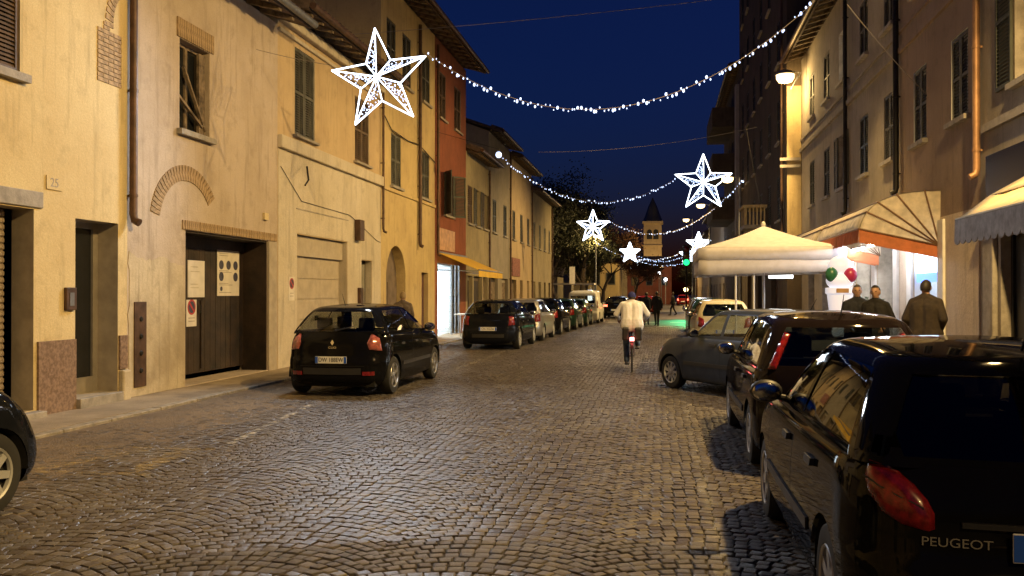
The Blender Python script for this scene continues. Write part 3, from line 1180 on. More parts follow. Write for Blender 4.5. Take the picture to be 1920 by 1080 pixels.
# shop: glazed front, bright room
SHOPW = mat('shop_white', (0.8, 0.82, 0.82), 0.5, 0, 0.03)
sf = h5.part('shop_front', GREYMETAL, -0.06, -0.005, 30.95, 31.05, 0.06, 2.75)
for a in (33.25, 33.85, 34.5):
    h5.part('mullion', GREYMETAL, -0.06, -0.005, a, a + 0.1, 0.06, 2.75, sf)
CLEAR = glassy('shop_glass', (0.92, 0.94, 0.95))
for a, b in ((31.05, 33.25), (33.35, 33.85), (33.95, 34.5)):
    h5.part('pane', CLEAR, -0.04, -0.03, a, b, 0.12, 2.7, sf)
mb = MB()
h5.box(mb, -2.6, -2.55, 31.0, 34.6, 0.06, 2.75)
h5.box(mb, -2.55, -0.3, 34.55, 34.6, 0.06, 2.75)
h5.box(mb, -2.55, -0.3, 31.0, 31.03, 0.06, 2.75)
h5.box(mb, -2.55, -0.3, 31.03, 34.55, 2.72, 2.75)
h5.box(mb, -2.55, -0.3, 31.03, 34.55, 0.03, 0.08)
mb.build('shop_room', SHOPW, h5.root)
h5.part('shop_lightbox', glow('shop_lightbox', (0.80, 0.92, 1.0), 9.0), -0.075, -0.055, 31.06, 32.9, 0.35, 2.45)
point_light('shop_ceiling_light', h5.P(-1.2, 32.8, 2.5), 160, (0.85, 0.94, 1.0), h5.root, 0.15)
# awning
AWY = mat('yellow_awning_cloth', (0.72, 0.46, 0.06), 0.75, 0, 0.06)
aw = thing('shop_awning', 'sloping yellow awning over the lit shop under the red house', 'awning', (WALL_L, 33.2, 0))
a0, a1 = -2.3, 2.4
MB().prism([(0.02, a0, 3.15), (1.55, a0, 2.5), (1.55, a0, 2.48), (0.02, a0, 3.12)], (0, a1 - a0, 0)).build('cloth', AWY, aw)
MB().box(1.54, 1.56, a0, a1, 2.25, 2.5).build('valance', AWY, aw)
mb = MB()
for y in (a0 + 0.1, a1 - 0.1):
    mb.bar((0.0, y, 2.5), (1.5, y, 2.45), 0.02, 0.02, 6)
mb.bar((1.55, a0, 2.49), (1.55, a1, 2.49), 0.03, 0.03, 8)
mb.build('arm', GREYMETAL, aw)
MB().bar((0.03, a0, 3.14), (0.03, a1, 3.14), 0.06, 0.06, 10).build('roller', GREYMETAL, aw, smooth=True)
t = thing('shelf_table', 'small pale shelf table in front of the lit shop window', 'table', (-7.25, 31.9, 0.055))
MB().box(-0.25, 0.25, -0.45, 0.45, 0.80, 0.84).build('table_top', SHOPW, t)
for y in (-0.4, 0.4):
    MB().bar((0, y, 0), (0, y, 0.8), 0.02, 0.02, 8).build('leg', GREYMETAL, t)

# ---- farther houses on the left
def plain_house(name, label, u0, u1, hgt, wm, rows, cols, X=WALL_L, side=1, sm=None, over=0.6, door=True, w=0.95, kinds=('closed',), z0=4.6, zh=1.6, zstep=3.1, pipe=True):
    h = House(name, label, X, u0, u1, hgt, side, wm)
    for r_ in range(rows):
        for c_ in range(cols):
            uc = u0 + (c_ + 0.5) * (u1 - u0) / cols
            z = z0 + r_ * zstep
            if z + zh < hgt - 0.3:
                h.window(uc - w / 2, uc + w / 2, z, z + zh, random.choice(kinds), sm or random.choice((SHUTGREEN, SHUTBROWN, SHUTGREY)), 0.07, slat=0.08)
    if door:
        for c_ in range(cols):
            uc = u0 + (c_ + 0.5) * (u1 - u0) / cols
            wd = random.choice((1.0, 1.2, 1.8))
            h.open.append((uc - wd / 2, uc + wd / 2, 0.08, 2.4, 0.2))
            d_ = h.part('door', random.choice((WOODDARK, SHUTBROWN, RUST, STONE)), -0.22, -0.16, uc - wd / 2, uc + wd / 2, 0.08, 2.4)
            h.part('panel', random.choice((WOODDARK, OLDWOOD)), -0.16, -0.14, uc - wd / 2 + 0.1, uc + wd / 2 - 0.1, 0.2, 2.2, d_)
    h.wall()
    h.roof(over, 0.36)
    if pipe:
        h.pipe(u1 - 0.15, 0.4, hgt - 0.2, 0.05, RUST)
    return h


random.seed(21)
h6 = plain_house('low_dun_house', 'low dun house between the red house and the grey house', 35.7, 40.6, 7.6, DUNH, 1, 3, kinds=('closed', 'open'))
h7 = plain_house('grey_house', 'tall grey house with a chimney beyond the dun house', 40.6, 46.4, 9.3, GREYH, 2, 2)
h7.box(MB(), -3.0, -2.2, 42.0, 42.9, 9.3, 11.6).build('chimney', BRICK, h7.root)
h8 = plain_house('orange_lit_house', 'narrow ochre house with brick shop base before the last house', 46.4, 54.4, 9.0, OCHRE, 2, 3, sm=SHUTGREY)
h8.part('sign_board', mat('faded_red_sign', (0.3, 0.12, 0.09), 0.7, 0, 0.3, 12), 0.0, 0.06, 47.0, 49.6, 2.6, 3.6)
h9 = plain_house('last_left_house', 'last house of the left row beside the dark trees', 54.4, 64.6, 8.1, DUNH, 2, 4, sm=SHUTGREY)
# ------------------------------------------------------------------ right side of the street
SH = PINKH
# near house: green shutters, dark shop under a cream awning
r0 = House('near_right_house', 'dark fronted house with green shutters at the right edge above the cream awning', WALL_R, -4.0, 14.7, 10.4, -1, GREYH)
r0.open += [(12.9, 13.9, 0.12, 2.5, 0.2), (8.6, 12.3, 0.12, 2.5, 0.25)]
r0.window(12.2, 13.35, 4.6, 6.6, 'open', SHUTGREEN, 0.08, lit=mat('curtained_pane', (0.30, 0.25, 0.18), 0.4))
r0.window(9.0, 10.1, 4.6, 6.6, 'closed', SHUTGREEN, 0.08)
r0.wall(STONE)
r0.roof()
r0.part('shop_board', mat('dark_glossy_sign_board', (0.03, 0.03, 0.045), 0.12, 0, 0), -0.01, 0.10, 8.0, 14.2, 2.95, 3.7)
r0.part('board_ledge', IRON, 0.0, 0.16, 7.9, 14.25, 2.82, 2.95)
r0.part('board_ledge', STONE, 0.0, 0.07, 7.9, 14.5, 4.1, 4.22)
sd = r0.part('shop_door', BLACKP, -0.22, -0.18, 12.9, 13.9, 0.12, 2.5)
for a in (12.9, 13.36, 13.82):
    r0.part('stile', IRON, -0.18, -0.14, a, a + 0.08, 0.12, 2.5, sd)
for a in (14.0, 12.4):
    r0.part('pilaster', STONE, 0.0, 0.08, a, a + 0.42, 0.12, 2.6, bevel=0.02)
roller(r0, 8.6, 12.3, 0.12, 2.5, -0.12, mat('dark_roller', (0.05, 0.05, 0.055), 0.45, 0.4, 0.15), 0.10)
r0.pipe(14.62, 3.45, 10.0, 0.055, mat('copper_pipe', (0.42, 0.24, 0.13), 0.5, 0.4, 0.15))

AWC = mat('cream_awning_cloth', (0.72, 0.58, 0.36), 0.8, 0, 0.1, 5)
AWG = mat('grey_valance_cloth', (0.30, 0.27, 0.25), 0.85, 0, 0.15, 8)
ca_ = thing('cream_awning', 'cream drop arm awning with scalloped grey valance at the right edge', 'awning', (WALL_R, 9.4, 0))
L0, L1 = -2.2, 2.3
mb = MB()
prof = [(-0.06, 3.28), (-0.45, 3.12), (-0.9, 2.86), (-1.28, 2.56)]
for (n0, z0), (n1, z1) in zip(prof, prof[1:]):
    k = 10
    for i in range(k):
        ya, yb = L0 + (L1 - L0) * i / k, L0 + (L1 - L0) * (i + 1) / k
        sag = lambda y: -0.035 * math.sin(PI * ((y - L0) / (L1 - L0) * 4 % 1))
        mb.quad((n0, ya, z0 + sag(ya)), (n1, ya, z1), (n1, yb, z1), (n0, yb, z0 + sag(yb)))
o = mb.build('cloth', AWC, ca_, smooth=True)
sol = o.modifiers.new('t', 'SOLIDIFY')
sol.thickness = 0.012
mb = MB()
k = 22
for i in range(k):
    ya, yb = L0 + (L1 - L0) * i / k, L0 + (L1 - L0) * (i + 1) / k
    pts = [(-1.29, ya, 2.56), (-1.29, yb, 2.56), (-1.30, yb, 2.30)] + [(-1.30, (ya + yb) / 2 + (yb - ya) / 2 * math.cos(a), 2.30 - 0.055 * math.sin(a)) for a in (PI / 4, PI / 2, 3 * PI / 4)] + [(-1.30, ya, 2.30)]
    mb.prism(pts, (-0.01, 0, 0))
mb.build('valance', AWG, ca_)
for y in (L0 + 0.02, L1 - 0.02):
    MB().prism([(-0.05, y, 3.26), (-0.45, y, 3.1), (-0.9, y, 2.84), (-1.28, y, 2.54), (-1.28, y, 2.34), (-0.7, y, 2.42), (-0.05, y, 2.50)], (0, 0.012, 0)).build('side_cloth', AWC, ca_)
mb = MB()
for y in (L0 + 0.1, L1 - 0.1):
    mb.bar((-0.02, y, 2.5), (-1.26, y, 2.55), 0.018, 0.018, 6)
mb.bar((-1.28, L0, 2.56), (-1.28, L1, 2.56), 0.025, 0.025, 8)
mb.build('arm', GREYMETAL, ca_)

# ice cream bar house
r1 = House('pink_house', 'grey pink house with tall narrow windows above the ice cream bar', WALL_R, 14.7, 19.4, 9.9, -1, PINKH)
r1.open += [(16.75, 18.35, 0.13, 2.95, 0.5)]
for uc in (15.68, 17.95):
    r1.window(uc - 0.42, uc + 0.42, 4.55, 5.97, 'closed', SHUTGREY, 0.08, frame=WHITEP)
    r1.window(uc - 0.42, uc + 0.42, 7.5, 8.95, 'closed', SHUTGREY, 0.08)
r1.wall(SHOPW)
r1.roof()
r1.part('string_course', PINKH, -0.01, 0.06, 14.7, 19.4, 6.62, 6.72)
r1.part('string_course', PINKH, -0.01, 0.04, 14.7, 19.4, 7.05, 7.12)
r1.pipe(19.35, 3.72, 9.6, 0.06, IRON)

r2 = House('bar_house', 'grey house with paired shutters and a lit upper window over the bar', WALL_R, 19.4, 32.4, 9.9, -1, GREYH)
r2.open += [(19.9, 21.3, 0.13, 2.9, 0.5), (21.9, 23.5, 0.13, 2.9, 0.5), (24.2, 25.8, 0.13, 2.9, 0.5), (27.0, 28.4, 0.13, 2.7, 0.3), (29.8, 31.0, 0.13, 2.6, 0.3)]
LITW = glow('lit_window_pane', (1.0, 0.82, 0.55), 0.9, sample=False)
for uc, k in ((20.26, 'closed'), (22.7, 'closed'), (25.3, 'open'), (27.6, 'closed'), (30.2, 'closed')):
    r2.window(uc - 0.45, uc + 0.45, 4.55, 6.0, k, random.choice((SHUTGREY, SHUTGREEN)), 0.08, frame=WHITEP)
    r2.window(uc - 0.45, uc + 0.45, 7.45, 8.85, 'closed' if uc != 25.3 else 'none', SHUTGREY, 0.08, frame=WHITEP, lit=LITW if uc == 25.3 else None)
r2.wall(STONE)
r2.roof()
r2.part('string_course', GREYH, -0.01, 0.08, 19.4, 32.4, 6.62, 6.74)
r2.part('string_course', GREYH, -0.01, 0.05, 19.4, 32.4, 7.02, 7.10)
r2.pipe(24.46, 3.75, 9.6, 0.055, IRON)
for a in (27.0, 29.8):
    r2.part('door', WOODDARK, -0.3, -0.25, a, a + 1.4 if a < 28 else a + 1.2, 0.13, 2.7 if a < 28 else 2.6)

# lit rooms behind the bar openings
for hh, ua, ub, nm in ((r1, 16.6, 18.6, 'bar_room'), (r2, 19.7, 26.2, 'bar_room')):
    mb = MB()
    hh.box(mb, -3.05, -3.0, ua, ub, 0.12, 3.0)
    hh.box(mb, -3.0, -0.5, ua - 0.05, ua, 0.12, 3.0)
    hh.box(mb, -3.0, -0.5, ub, ub + 0.05, 0.12, 3.0)
    hh.box(mb, -3.0, -0.5, ua, ub, 3.0, 3.05)
    hh.box(mb, -3.0, -0.0, ua, ub, 0.08, 0.125)
    mb.build(nm, SHOPW, hh.root)
r1.part('illuminated_sign', glow('blue_white_sign', (0.60, 0.80, 1.0), 5.0), -0.10, -0.02, 16.8, 18.3, 2.04, 2.58)
r1.part('illuminated_sign', glow('blue_sign_band', (0.12, 0.28, 0.9), 2.2), -0.10, -0.025, 16.8, 18.3, 1.86, 2.03)
point_light('bar_ceiling_light', r1.P(-1.3, 17.6, 2.7), 40, (1.0, 0.93, 0.86), r1.root, 0.15)
for uc in (21.0, 24.0):
    point_light('bar_ceiling_light', r2.P(-1.3, uc, 2.7), 400, (1.0, 0.92, 0.84), r2.root, 0.15)
# pilasters and door leaves along the bar front
for hh, a in ((r1, 16.4), (r1, 18.4), (r2, 19.45), (r2, 21.35), (r2, 23.6), (r2, 25.9)):
    hh.part('pilaster', WHITEP, 0.0, 0.06, a, a + 0.32, 0.12, 2.95, bevel=0.01)
for ua, ub in ((19.9, 21.3), (21.9, 23.5), (24.2, 25.8)):
    fr = r2.part('bar_door', WHITEP, -0.40, -0.34, ua, ua + 0.09, 0.13, 2.9)
    r2.part('stile', WHITEP, -0.40, -0.34, ub - 0.09, ub, 0.13, 2.9, fr)
    r2.part('stile', WHITEP, -0.40, -0.34, (ua + ub) / 2 - 0.05, (ua + ub) / 2 + 0.05, 0.13, 2.9, fr)
    r2.part('pane', CLEAR, -0.375, -0.365, ua + 0.09, (ua + ub) / 2 - 0.05, 0.2, 2.85, fr)
    r2.part('pane', CLEAR, -0.375, -0.365, (ua + ub) / 2 + 0.05, ub - 0.09, 0.2, 2.85, fr)

def translucent(m, fac):
    n, l = m.node_tree.nodes, m.node_tree.links
    p, out = n['Principled BSDF'], n['Material Output']
    tr = n.new('ShaderNodeBsdfTranslucent')
    l.new(p.inputs['Base Color'].links[0].from_socket, tr.inputs['Color'])
    mx = n.new('ShaderNodeMixShader')
    mx.inputs[0].default_value = fac
    l.new(p.outputs[0], mx.inputs[1])
    l.new(tr.outputs[0], mx.inputs[2])
    l.new(mx.outputs[0], out.inputs[0])
    return m


CREAMR = plaster('cream_bar_front', (0.72, 0.62, 0.48), (0.64, 0.54, 0.41))
for hh, segs in ((r1, ((14.75, 16.73, 0.12, 3.0), (18.37, 19.38, 0.12, 3.0), (16.73, 18.37, 2.97, 3.0))), (r2, ((19.42, 19.88, 0.12, 3.0), (21.32, 21.88, 0.12, 3.0), (23.52, 24.18, 0.12, 3.0), (25.82, 26.98, 0.12, 3.0)))):
    for a, b, c, e in segs:
        hh.part('bar_front_render', CREAMR, -0.004, 0.014, a, b, c, e)
CAN = translucent(mat('cream_canopy_cloth', (0.74, 0.66, 0.52), 0.75, 0, 0.12, 6), 0.5)
ORV = translucent(mat('orange_valance_cloth', (0.55, 0.19, 0.08), 0.8, 0, 0.1, 6), 0.3)


def dutch_canopy(label, ua, ub, R=1.4, zb=2.5, hz=0.98):
    t = thing('dutch_canopy', label, 'awning', (WALL_R, ua, 0))
    ln = ub - ua
    A = [i * math.radians(78) / 12 for i in range(13)]
    nf, zf = -R * math.sin(A[-1]) ** 0.72, zb + hz * math.cos(A[-1]) ** 0.72
    prof = [(-R * math.sin(a) ** 0.72, zb + hz * math.cos(a) ** 0.72) for a in A]
    mb = MB()
    for (n0, z0), (n1, z1) in zip(prof, prof[1:]):
        for i in range(6):
            y0, y1 = ln * i / 6, ln * (i + 1) / 6
            mb.quad((n0, y0, z0), (n1, y0, z1), (n1, y1, z1), (n0, y1, z0))
    o = mb.build('cloth', CAN, t, smooth=True)
    o.modifiers.new('t', 'SOLIDIFY').thickness = 0.01
    for y in (0.0, ln):
        MB().prism([(-0.01, y, zb)] + [(n, y, z) for n, z in prof], (0, 0.008, 0)).build('side_cloth', CAN, t)
    for a in (0.1, 0.42, 0.74, 1.02, A[-1]):
        n, z = -R * math.sin(a) ** 0.72 * 1.006, zb + hz * math.cos(a) ** 0.72 * 1.006
        MB().tube([(-0.02, -0.012, zb), (n, -0.012, z), (n, ln + 0.012, z), (-0.02, ln + 0.012, zb)], 0.016, 6).build('hoop', mat('brown_hoop', (0.16, 0.09, 0.05), 0.5, 0.4), t)
    mb = MB()
    k = int(ln / 0.12)
    wv = lambda i: 0.018 * math.sin(i * 1.7)
    for i in range(k):
        y0, y1 = ln * i / k, ln * (i + 1) / k
        mb.quad((nf, y0, zf), (nf, y1, zf), (nf - 0.02 + wv(i + 1), y1, zf - 0.25), (nf - 0.02 + wv(i), y0, zf - 0.25))
    for y in (0, ln):
        mb.quad((-0.05, y, zb), (nf, y, zf), (nf, y, zf - 0.25), (-0.05, y, zb - 0.22))
    o = mb.build('valance', ORV, t)
    o.modifiers.new('t', 'SOLIDIFY').thickness = 0.008
    return t


dutch_canopy('hooped canopy with orange valance nearest the cream awning', 16.7, 21.0)
dutch_canopy('hooped canopy with orange valance half hidden behind the white parasol', 21.3, 26.4)
FLUO = glow('fluorescent_tube', (0.95, 0.93, 1.0), 150.0)
for i, (y, x, lab) in enumerate(((18.4, 4.2, 'bare fluorescent tube under the nearer hooped canopy'), (20.6, 4.3, 'bare fluorescent tube at the far end of the nearer canopy'), (23.4, 4.3, 'fluorescent tube under the far canopy beside the parasol'), (25.6, 4.3, 'fluorescent tube at the far end under the far canopy'))):
    t = thing('fluorescent_lamp', lab, 'lamp', (x, y, 2.62), 0, 'tubes lighting the bar front')
    MB().bar((0, -0.6, 0), (0, 0.6, 0), 0.02, 0.02, 8).build('tube', FLUO, t)
    MB().box(-0.04, 0.04, -0.65, 0.65, 0.025, 0.07).build('batten', WHITEP, t)
    for yy in (-0.5, 0.5):
        MB().bar((0, yy, 0.06), (0, yy, 0.5), 0.006, 0.006, 5).build('hanger', GREYMETAL, t)

# tall dark house standing forward, lit end wall
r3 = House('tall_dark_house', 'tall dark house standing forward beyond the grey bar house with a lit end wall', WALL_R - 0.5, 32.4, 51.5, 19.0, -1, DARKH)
for fz in range(5):
    for uc in (34.6, 37.6, 40.6, 43.6, 46.6, 49.4):
        r3.window(uc - 0.5, uc + 0.5, 4.4 + fz * 2.95, 6.1 + fz * 2.95, 'closed', SHUTGREEN, 0.07, slat=0.09)
for uc in (36.0, 41.0, 46.0):
    r3.open.append((uc - 1.0, uc + 1.0, 0.12, 2.6, 0.25))
    r3.part('door', RUST, -0.25, -0.2, uc - 1.0, uc + 1.0, 0.12, 2.6)
r3.wall()
r3.roof(0.7, 0.3)
r3.pipe(33.1, 3.0, 18.6, 0.05, RUST)
MB().box(-0.0, 0.49, -0.02, -0.002, 3.3, 9.0).build('end_wall_render', YELLOWH, r3.root)
for z in (6.1, 6.35):
    MB().box(-0.25, 0.45, -0.12, -0.022, z, z + 0.1).build('stone_corbel', STONE, r3.root)
# small balcony
bz = 4.55
bal = r3.part('balcony', STONE, 0.0, 0.95, 38.3, 40.2, bz - 0.15, bz)
for i in range(6):
    r3.part('baluster', YELLOWH, 0.08 + i * 0.15, 0.14 + i * 0.15, 38.33, 38.39, bz, bz + 0.72, bal)
for i in range(10):
    r3.part('baluster', YELLOWH, 0.86, 0.92, 38.4 + i * 0.18, 38.46 + i * 0.18, bz, bz + 0.72, bal)
r3.part('rail', YELLOWH, 0.0, 1.0, 38.28, 40.25, bz + 0.72, bz + 0.84, bal)

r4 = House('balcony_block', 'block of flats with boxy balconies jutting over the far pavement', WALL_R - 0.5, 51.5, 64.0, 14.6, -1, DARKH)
for fz in range(4):
    for uc in (53.0, 56.5, 60.0, 62.5):
        if 4.0 + fz * 2.8 + 1.6 < 14.2:
            r4.window(uc - 0.5, uc + 0.5, 4.0 + fz * 2.8, 5.6 + fz * 2.8, 'closed', SHUTGREY, 0.06, slat=0.09)
r4.wall()
r4.roof(0.5, 0.2)
r4.part('pale_pilaster', plaster('pale_strip', (0.4, 0.38, 0.36), (0.33, 0.31, 0.3)), 0, 0.2, 51.6, 52.4, 5, 13.6)
for bz in (6.3, 9.1, 11.9):
    b_ = r4.part('balcony', DARKH, 0.0, 1.35, 54.5, 61.0, bz - 0.18, bz)
    r4.part('parapet', DARKH, 1.25, 1.35, 54.5, 61.0, bz, bz + 1.0, b_)
    r4.part('parapet', DARKH, 0.0, 1.25, 54.5, 54.6, bz, bz + 1.0, b_)
    r4.part('parapet', DARKH, 0.0, 1.25, 60.9, 61.0, bz, bz + 1.0, b_)
random.seed(33)
plain_house('far_right_house', 'low far house on the right beyond the balcony block', 64.0, 84.0, 8.2, GREYH, 2, 5, WALL_R - 0.4, -1, SHUTGREY, zstep=2.6, z0=4.0, zh=1.3)
plain_house('far_right_house', 'farthest ochre house on the right before the church', 84.0, 118.0, 7.4, OCHRE, 1, 7, WALL_R - 0.2, -1, SHUTGREY, z0=4.0, zh=1.3)
# low buildings across the junction and the church
def block(name, label, x0, x1, y, depth, hgt, wm, wins):
    t = thing(name, label, 'building', (x0, y, 0))
    W_ = x1 - x0
    MB().box(0, W_, 0, depth, -0.1, hgt).build('wall', wm, t)
    MB().prism([(-0.5, -0.5, hgt), (W_ + 0.5, -0.5, hgt), (W_ + 0.5, depth / 2, hgt + depth * 0.18), (-0.5, depth / 2, hgt + depth * 0.18)], (0, 0, 0.12)).build('roof', ROOFT, t)
    for i in range(wins):
        x = (i + 0.5) * W_ / wins
        f = MB().box(x - 0.5, x + 0.5, -0.05, -0.004, hgt * 0.5, hgt * 0.5 + 1.3).build('window', SHUTGREY, t)
        MB().box(x - 0.38, x + 0.38, -0.06, -0.052, hgt * 0.5 + 0.1, hgt * 0.5 + 1.2).build('pane', PANE, f)
    return t


block('low_building', 'pale low building behind the parked white van', -9.5, -4.6, 96, 9, 5.2, YELLOWH, 3)
block('low_building', 'brown low building left of the church tower', -5.0, 1.5, 132, 9, 5.6, REDH, 3)
block('low_building', 'ochre building at the far end of the road', 7.5, 20.5, 150, 10, 7.5, OCHRE, 5)
block('low_building', 'dark wide building behind the trees on the left', -30, -10.5, 104, 9, 6.0, DUNH, 6)
block('low_building', 'small kiosk building among the left trees', -13.5, -9.6, 82, 5, 3.2, DUNH, 2)
tx, _ = on_y(1224, 500, 172)
tw = thing('church_tower', 'church bell tower with dark pointed spire lit yellow at the street end', 'tower', (tx, 172, 0))
hw = 1.7
MB().box(-hw, hw, -hw, hw, 0, 15.0).build('shaft', OCHRE, tw)
MB().box(-hw - 0.25, hw + 0.25, -hw - 0.25, hw + 0.25, 15.0, 15.45).build('cornice', OCHRE, tw)
MB().box(-hw - 0.15, hw + 0.15, -hw - 0.15, hw + 0.15, 10.6, 10.9).build('cornice', OCHRE, tw)
for x in (-0.62, 0.62):
    pts = [(x - 0.5, -hw - 0.02, 12.0), (x + 0.5, -hw - 0.02, 12.0), (x + 0.5, -hw - 0.02, 13.4)] + [(x + 0.5 * math.cos(a), -hw - 0.02, 13.4 + 0.5 * math.sin(a)) for a in (PI / 4, PI / 2, 3 * PI / 4)] + [(x - 0.5, -hw - 0.02, 13.4)]
    MB().prism(pts, (0, 0.015, 0)).build('belfry_opening', BLACKP, tw)
MB().lathe([(hw * 1.15, 15.45), (hw * 0.82, 16.8), (hw * 0.5, 18.4), (0.02, 20.2)], 8).build('spire', mat('spire_lead', (0.05, 0.05, 0.055), 0.6), tw)
MB().prism([(-12, 2, 0), (-2.2, 2, 0), (-2.2, 2, 11.2), (-12, 2, 11.0)], (0, 12, 0)).build('nave', DUNH, tw)
MB().prism([(-12.5, 1.5, 11.25), (-2.25, 1.5, 11.3), (-2.25, 8, 13.6), (-12.5, 8, 13.6)], (0, 0, 0.15)).build('nave_roof', ROOFT, tw)
point_light('tower_floodlight', (1.5, -9, 3.0), 3200, SODIUM, tw, 0.3)
# ------------------------------------------------------------------ cars
def paint(name, col, rough=0.28, metal=0.0):
    m = mat(name, col, rough, metal, 0.06, 6, 0, spec=0.0, coat=0.6)
    p = m.node_tree.nodes['Principled BSDF']
    p.inputs['Coat IOR'].default_value = 1.29
    p.inputs['Coat Roughness'].default_value = 0.05
    return m


CARGLASS = glassy('car_glass', (0.74, 0.76, 0.74))
CARGLASS_D = glassy('tinted_car_glass', (0.10, 0.10, 0.10))
TRIM = mat('grey_black_trim', (0.022, 0.022, 0.023), 0.5, 0, 0.1)
LIN = mat('arch_liner', (0.008, 0.008, 0.008), 0.9, 0, 0)
SEATM = mat('seat_fabric', (0.03, 0.03, 0.033), 0.9, 0, 0.2, 20)
RIMM = mat('alloy_rim', (0.50, 0.50, 0.50), 0.3, 0.85, 0.05)
CAPM = mat('plastic_wheel_cover', (0.42, 0.43, 0.44), 0.4, 0.3, 0.05)
LAMPCLEAR = mat('headlamp_lens', (0.55, 0.57, 0.6), 0.08, 0.3, 0, coat=1.0)


def lamp_red(name='red_lamp_lens', e=0.0):
    if name in MATS:
        return MATS[name]
    m = mat(name, (0.22, 0.010, 0.012), 0.25, 0, 0.3, 22, 0, spec=0.4, coat=0.6)
    if e:
        p = m.node_tree.nodes['Principled BSDF']
        p.inputs['Emission Color'].default_value = (1, 0.12, 0.06, 1)
        p.inputs['Emission Strength'].default_value = e
    return m


LRED = lamp_red()
LREDON = lamp_red('lit_red_lamp', 6.0)


def smooth_interp(x, xp, fp):
    """monotone-ish cubic through the knots"""
    xp, fp = np.asarray(xp, float), np.asarray(fp, float)
    d = np.diff(fp) / np.diff(xp)
    m = np.zeros_like(fp)
    m[1:-1] = np.where(d[1:] * d[:-1] > 0, 2 * d[1:] * d[:-1] / (d[1:] + d[:-1] + 1e-12), 0)
    m[0], m[-1] = d[0], d[-1]
    x = np.clip(np.asarray(x, float), xp[0], xp[-1])
    i = np.clip(np.searchsorted(xp, x) - 1, 0, len(xp) - 2)
    h = xp[i + 1] - xp[i]
    t = (x - xp[i]) / h
    return ((2 * t ** 3 - 3 * t ** 2 + 1) * fp[i] + (t ** 3 - 2 * t ** 2 + t) * h * m[i]
            + (-2 * t ** 3 + 3 * t ** 2) * fp[i + 1] + (t ** 3 - t ** 2) * h * m[i + 1])


def half_outline(w, yr, yf, rr, rf, br, bf, bar=0.02):
    """plan outline of one half, from the middle of the tail to the middle of the nose"""
    pts = []
    rr, rf = min(rr, w * 0.9), min(rf, w * 0.9)
    for i in range(7):
        x = (w - rr) * i / 6
        pts.append([x, yr + br * (x / w) ** 2])
    yb = pts[-1][1]
    for i in range(1, 7):
        a = i / 7 * PI / 2
        pts.append([w - rr + rr * math.sin(a), yb + rr * (1 - math.cos(a)) * 1.15])
    ya = yb + rr * 1.15
    ybf = yf - bf * ((w - rf) / w) ** 2
    ye = ybf - rf * 1.3
    for i in range(26):
        pts.append([w, ya + (ye - ya) * i / 25])
    for i in range(1, 7):
        a = i / 7 * PI / 2
        pts.append([w - rf + rf * math.cos(a), ye + rf * math.sin(a) * 1.3])
    for i in range(7):
        x = (w - rf) * (1 - i / 6)
        pts.append([x, yf - bf * (x / w) ** 2])
    ym, hl = (yr + yf) / 2, (yf - yr) / 2
    for p in pts:
        p[0] *= 1 - bar * ((p[1] - ym) / hl) ** 2
    return pts


def loop_of(half):
    return half + [[-x, y] for x, y in half[-2:0:-1]]


SPECS = {
    # small rounded hatchback with wrapped lamps
    'round': dict(L=3.83, W=0.83, H=1.43, wr=0.56, wb=2.44, ro=0.70, r=0.295, belt_r=0.98, belt_f=0.92, hood_f=0.70, y_ws=2.88, rf_f=2.10, rf_r=0.52, hatch=0.11, rrr=0.34, brr=0.10),
    'tall': dict(L=3.86, W=0.83, H=1.48, wr=0.58, wb=2.46, ro=0.68, r=0.295, belt_r=0.97, belt_f=0.92, hood_f=0.74, y_ws=2.95, rf_f=2.15, rf_r=0.34, hatch=0.10, rrr=0.24, brr=0.08),
    'hatch5': dict(L=4.0, W=0.86, H=1.48, wr=0.56, wb=2.58, ro=0.66, r=0.31, belt_r=1.02, belt_f=0.95, hood_f=0.76, y_ws=3.05, rf_f=2.2, rf_r=0.52, hatch=0.15, rrr=0.38, brr=0.12),
    'box': dict(L=3.75, W=0.81, H=1.41, wr=0.60, wb=2.42, ro=0.65, r=0.285, belt_r=0.95, belt_f=0.91, hood_f=0.76, y_ws=2.75, rf_f=2.15, rf_r=0.45, hatch=0.12, rrr=0.18, brr=0.05),
    'sedan': dict(L=4.35, W=0.87, H=1.44, wr=0.59, wb=2.60, ro=0.85, r=0.31, belt_r=0.98, belt_f=0.94, hood_f=0.74, y_ws=3.25, rf_f=2.45, rf_r=1.15, hatch=0.55, rrr=0.25, brr=0.10),
    'van': dict(L=4.25, W=0.87, H=1.83, wr=0.74, wb=2.60, ro=0.80, r=0.31, belt_r=1.08, belt_f=1.02, hood_f=0.86, y_ws=3.45, rf_f=2.85, rf_r=0.10, hatch=0.05, rrr=0.10, brr=0.02),
}


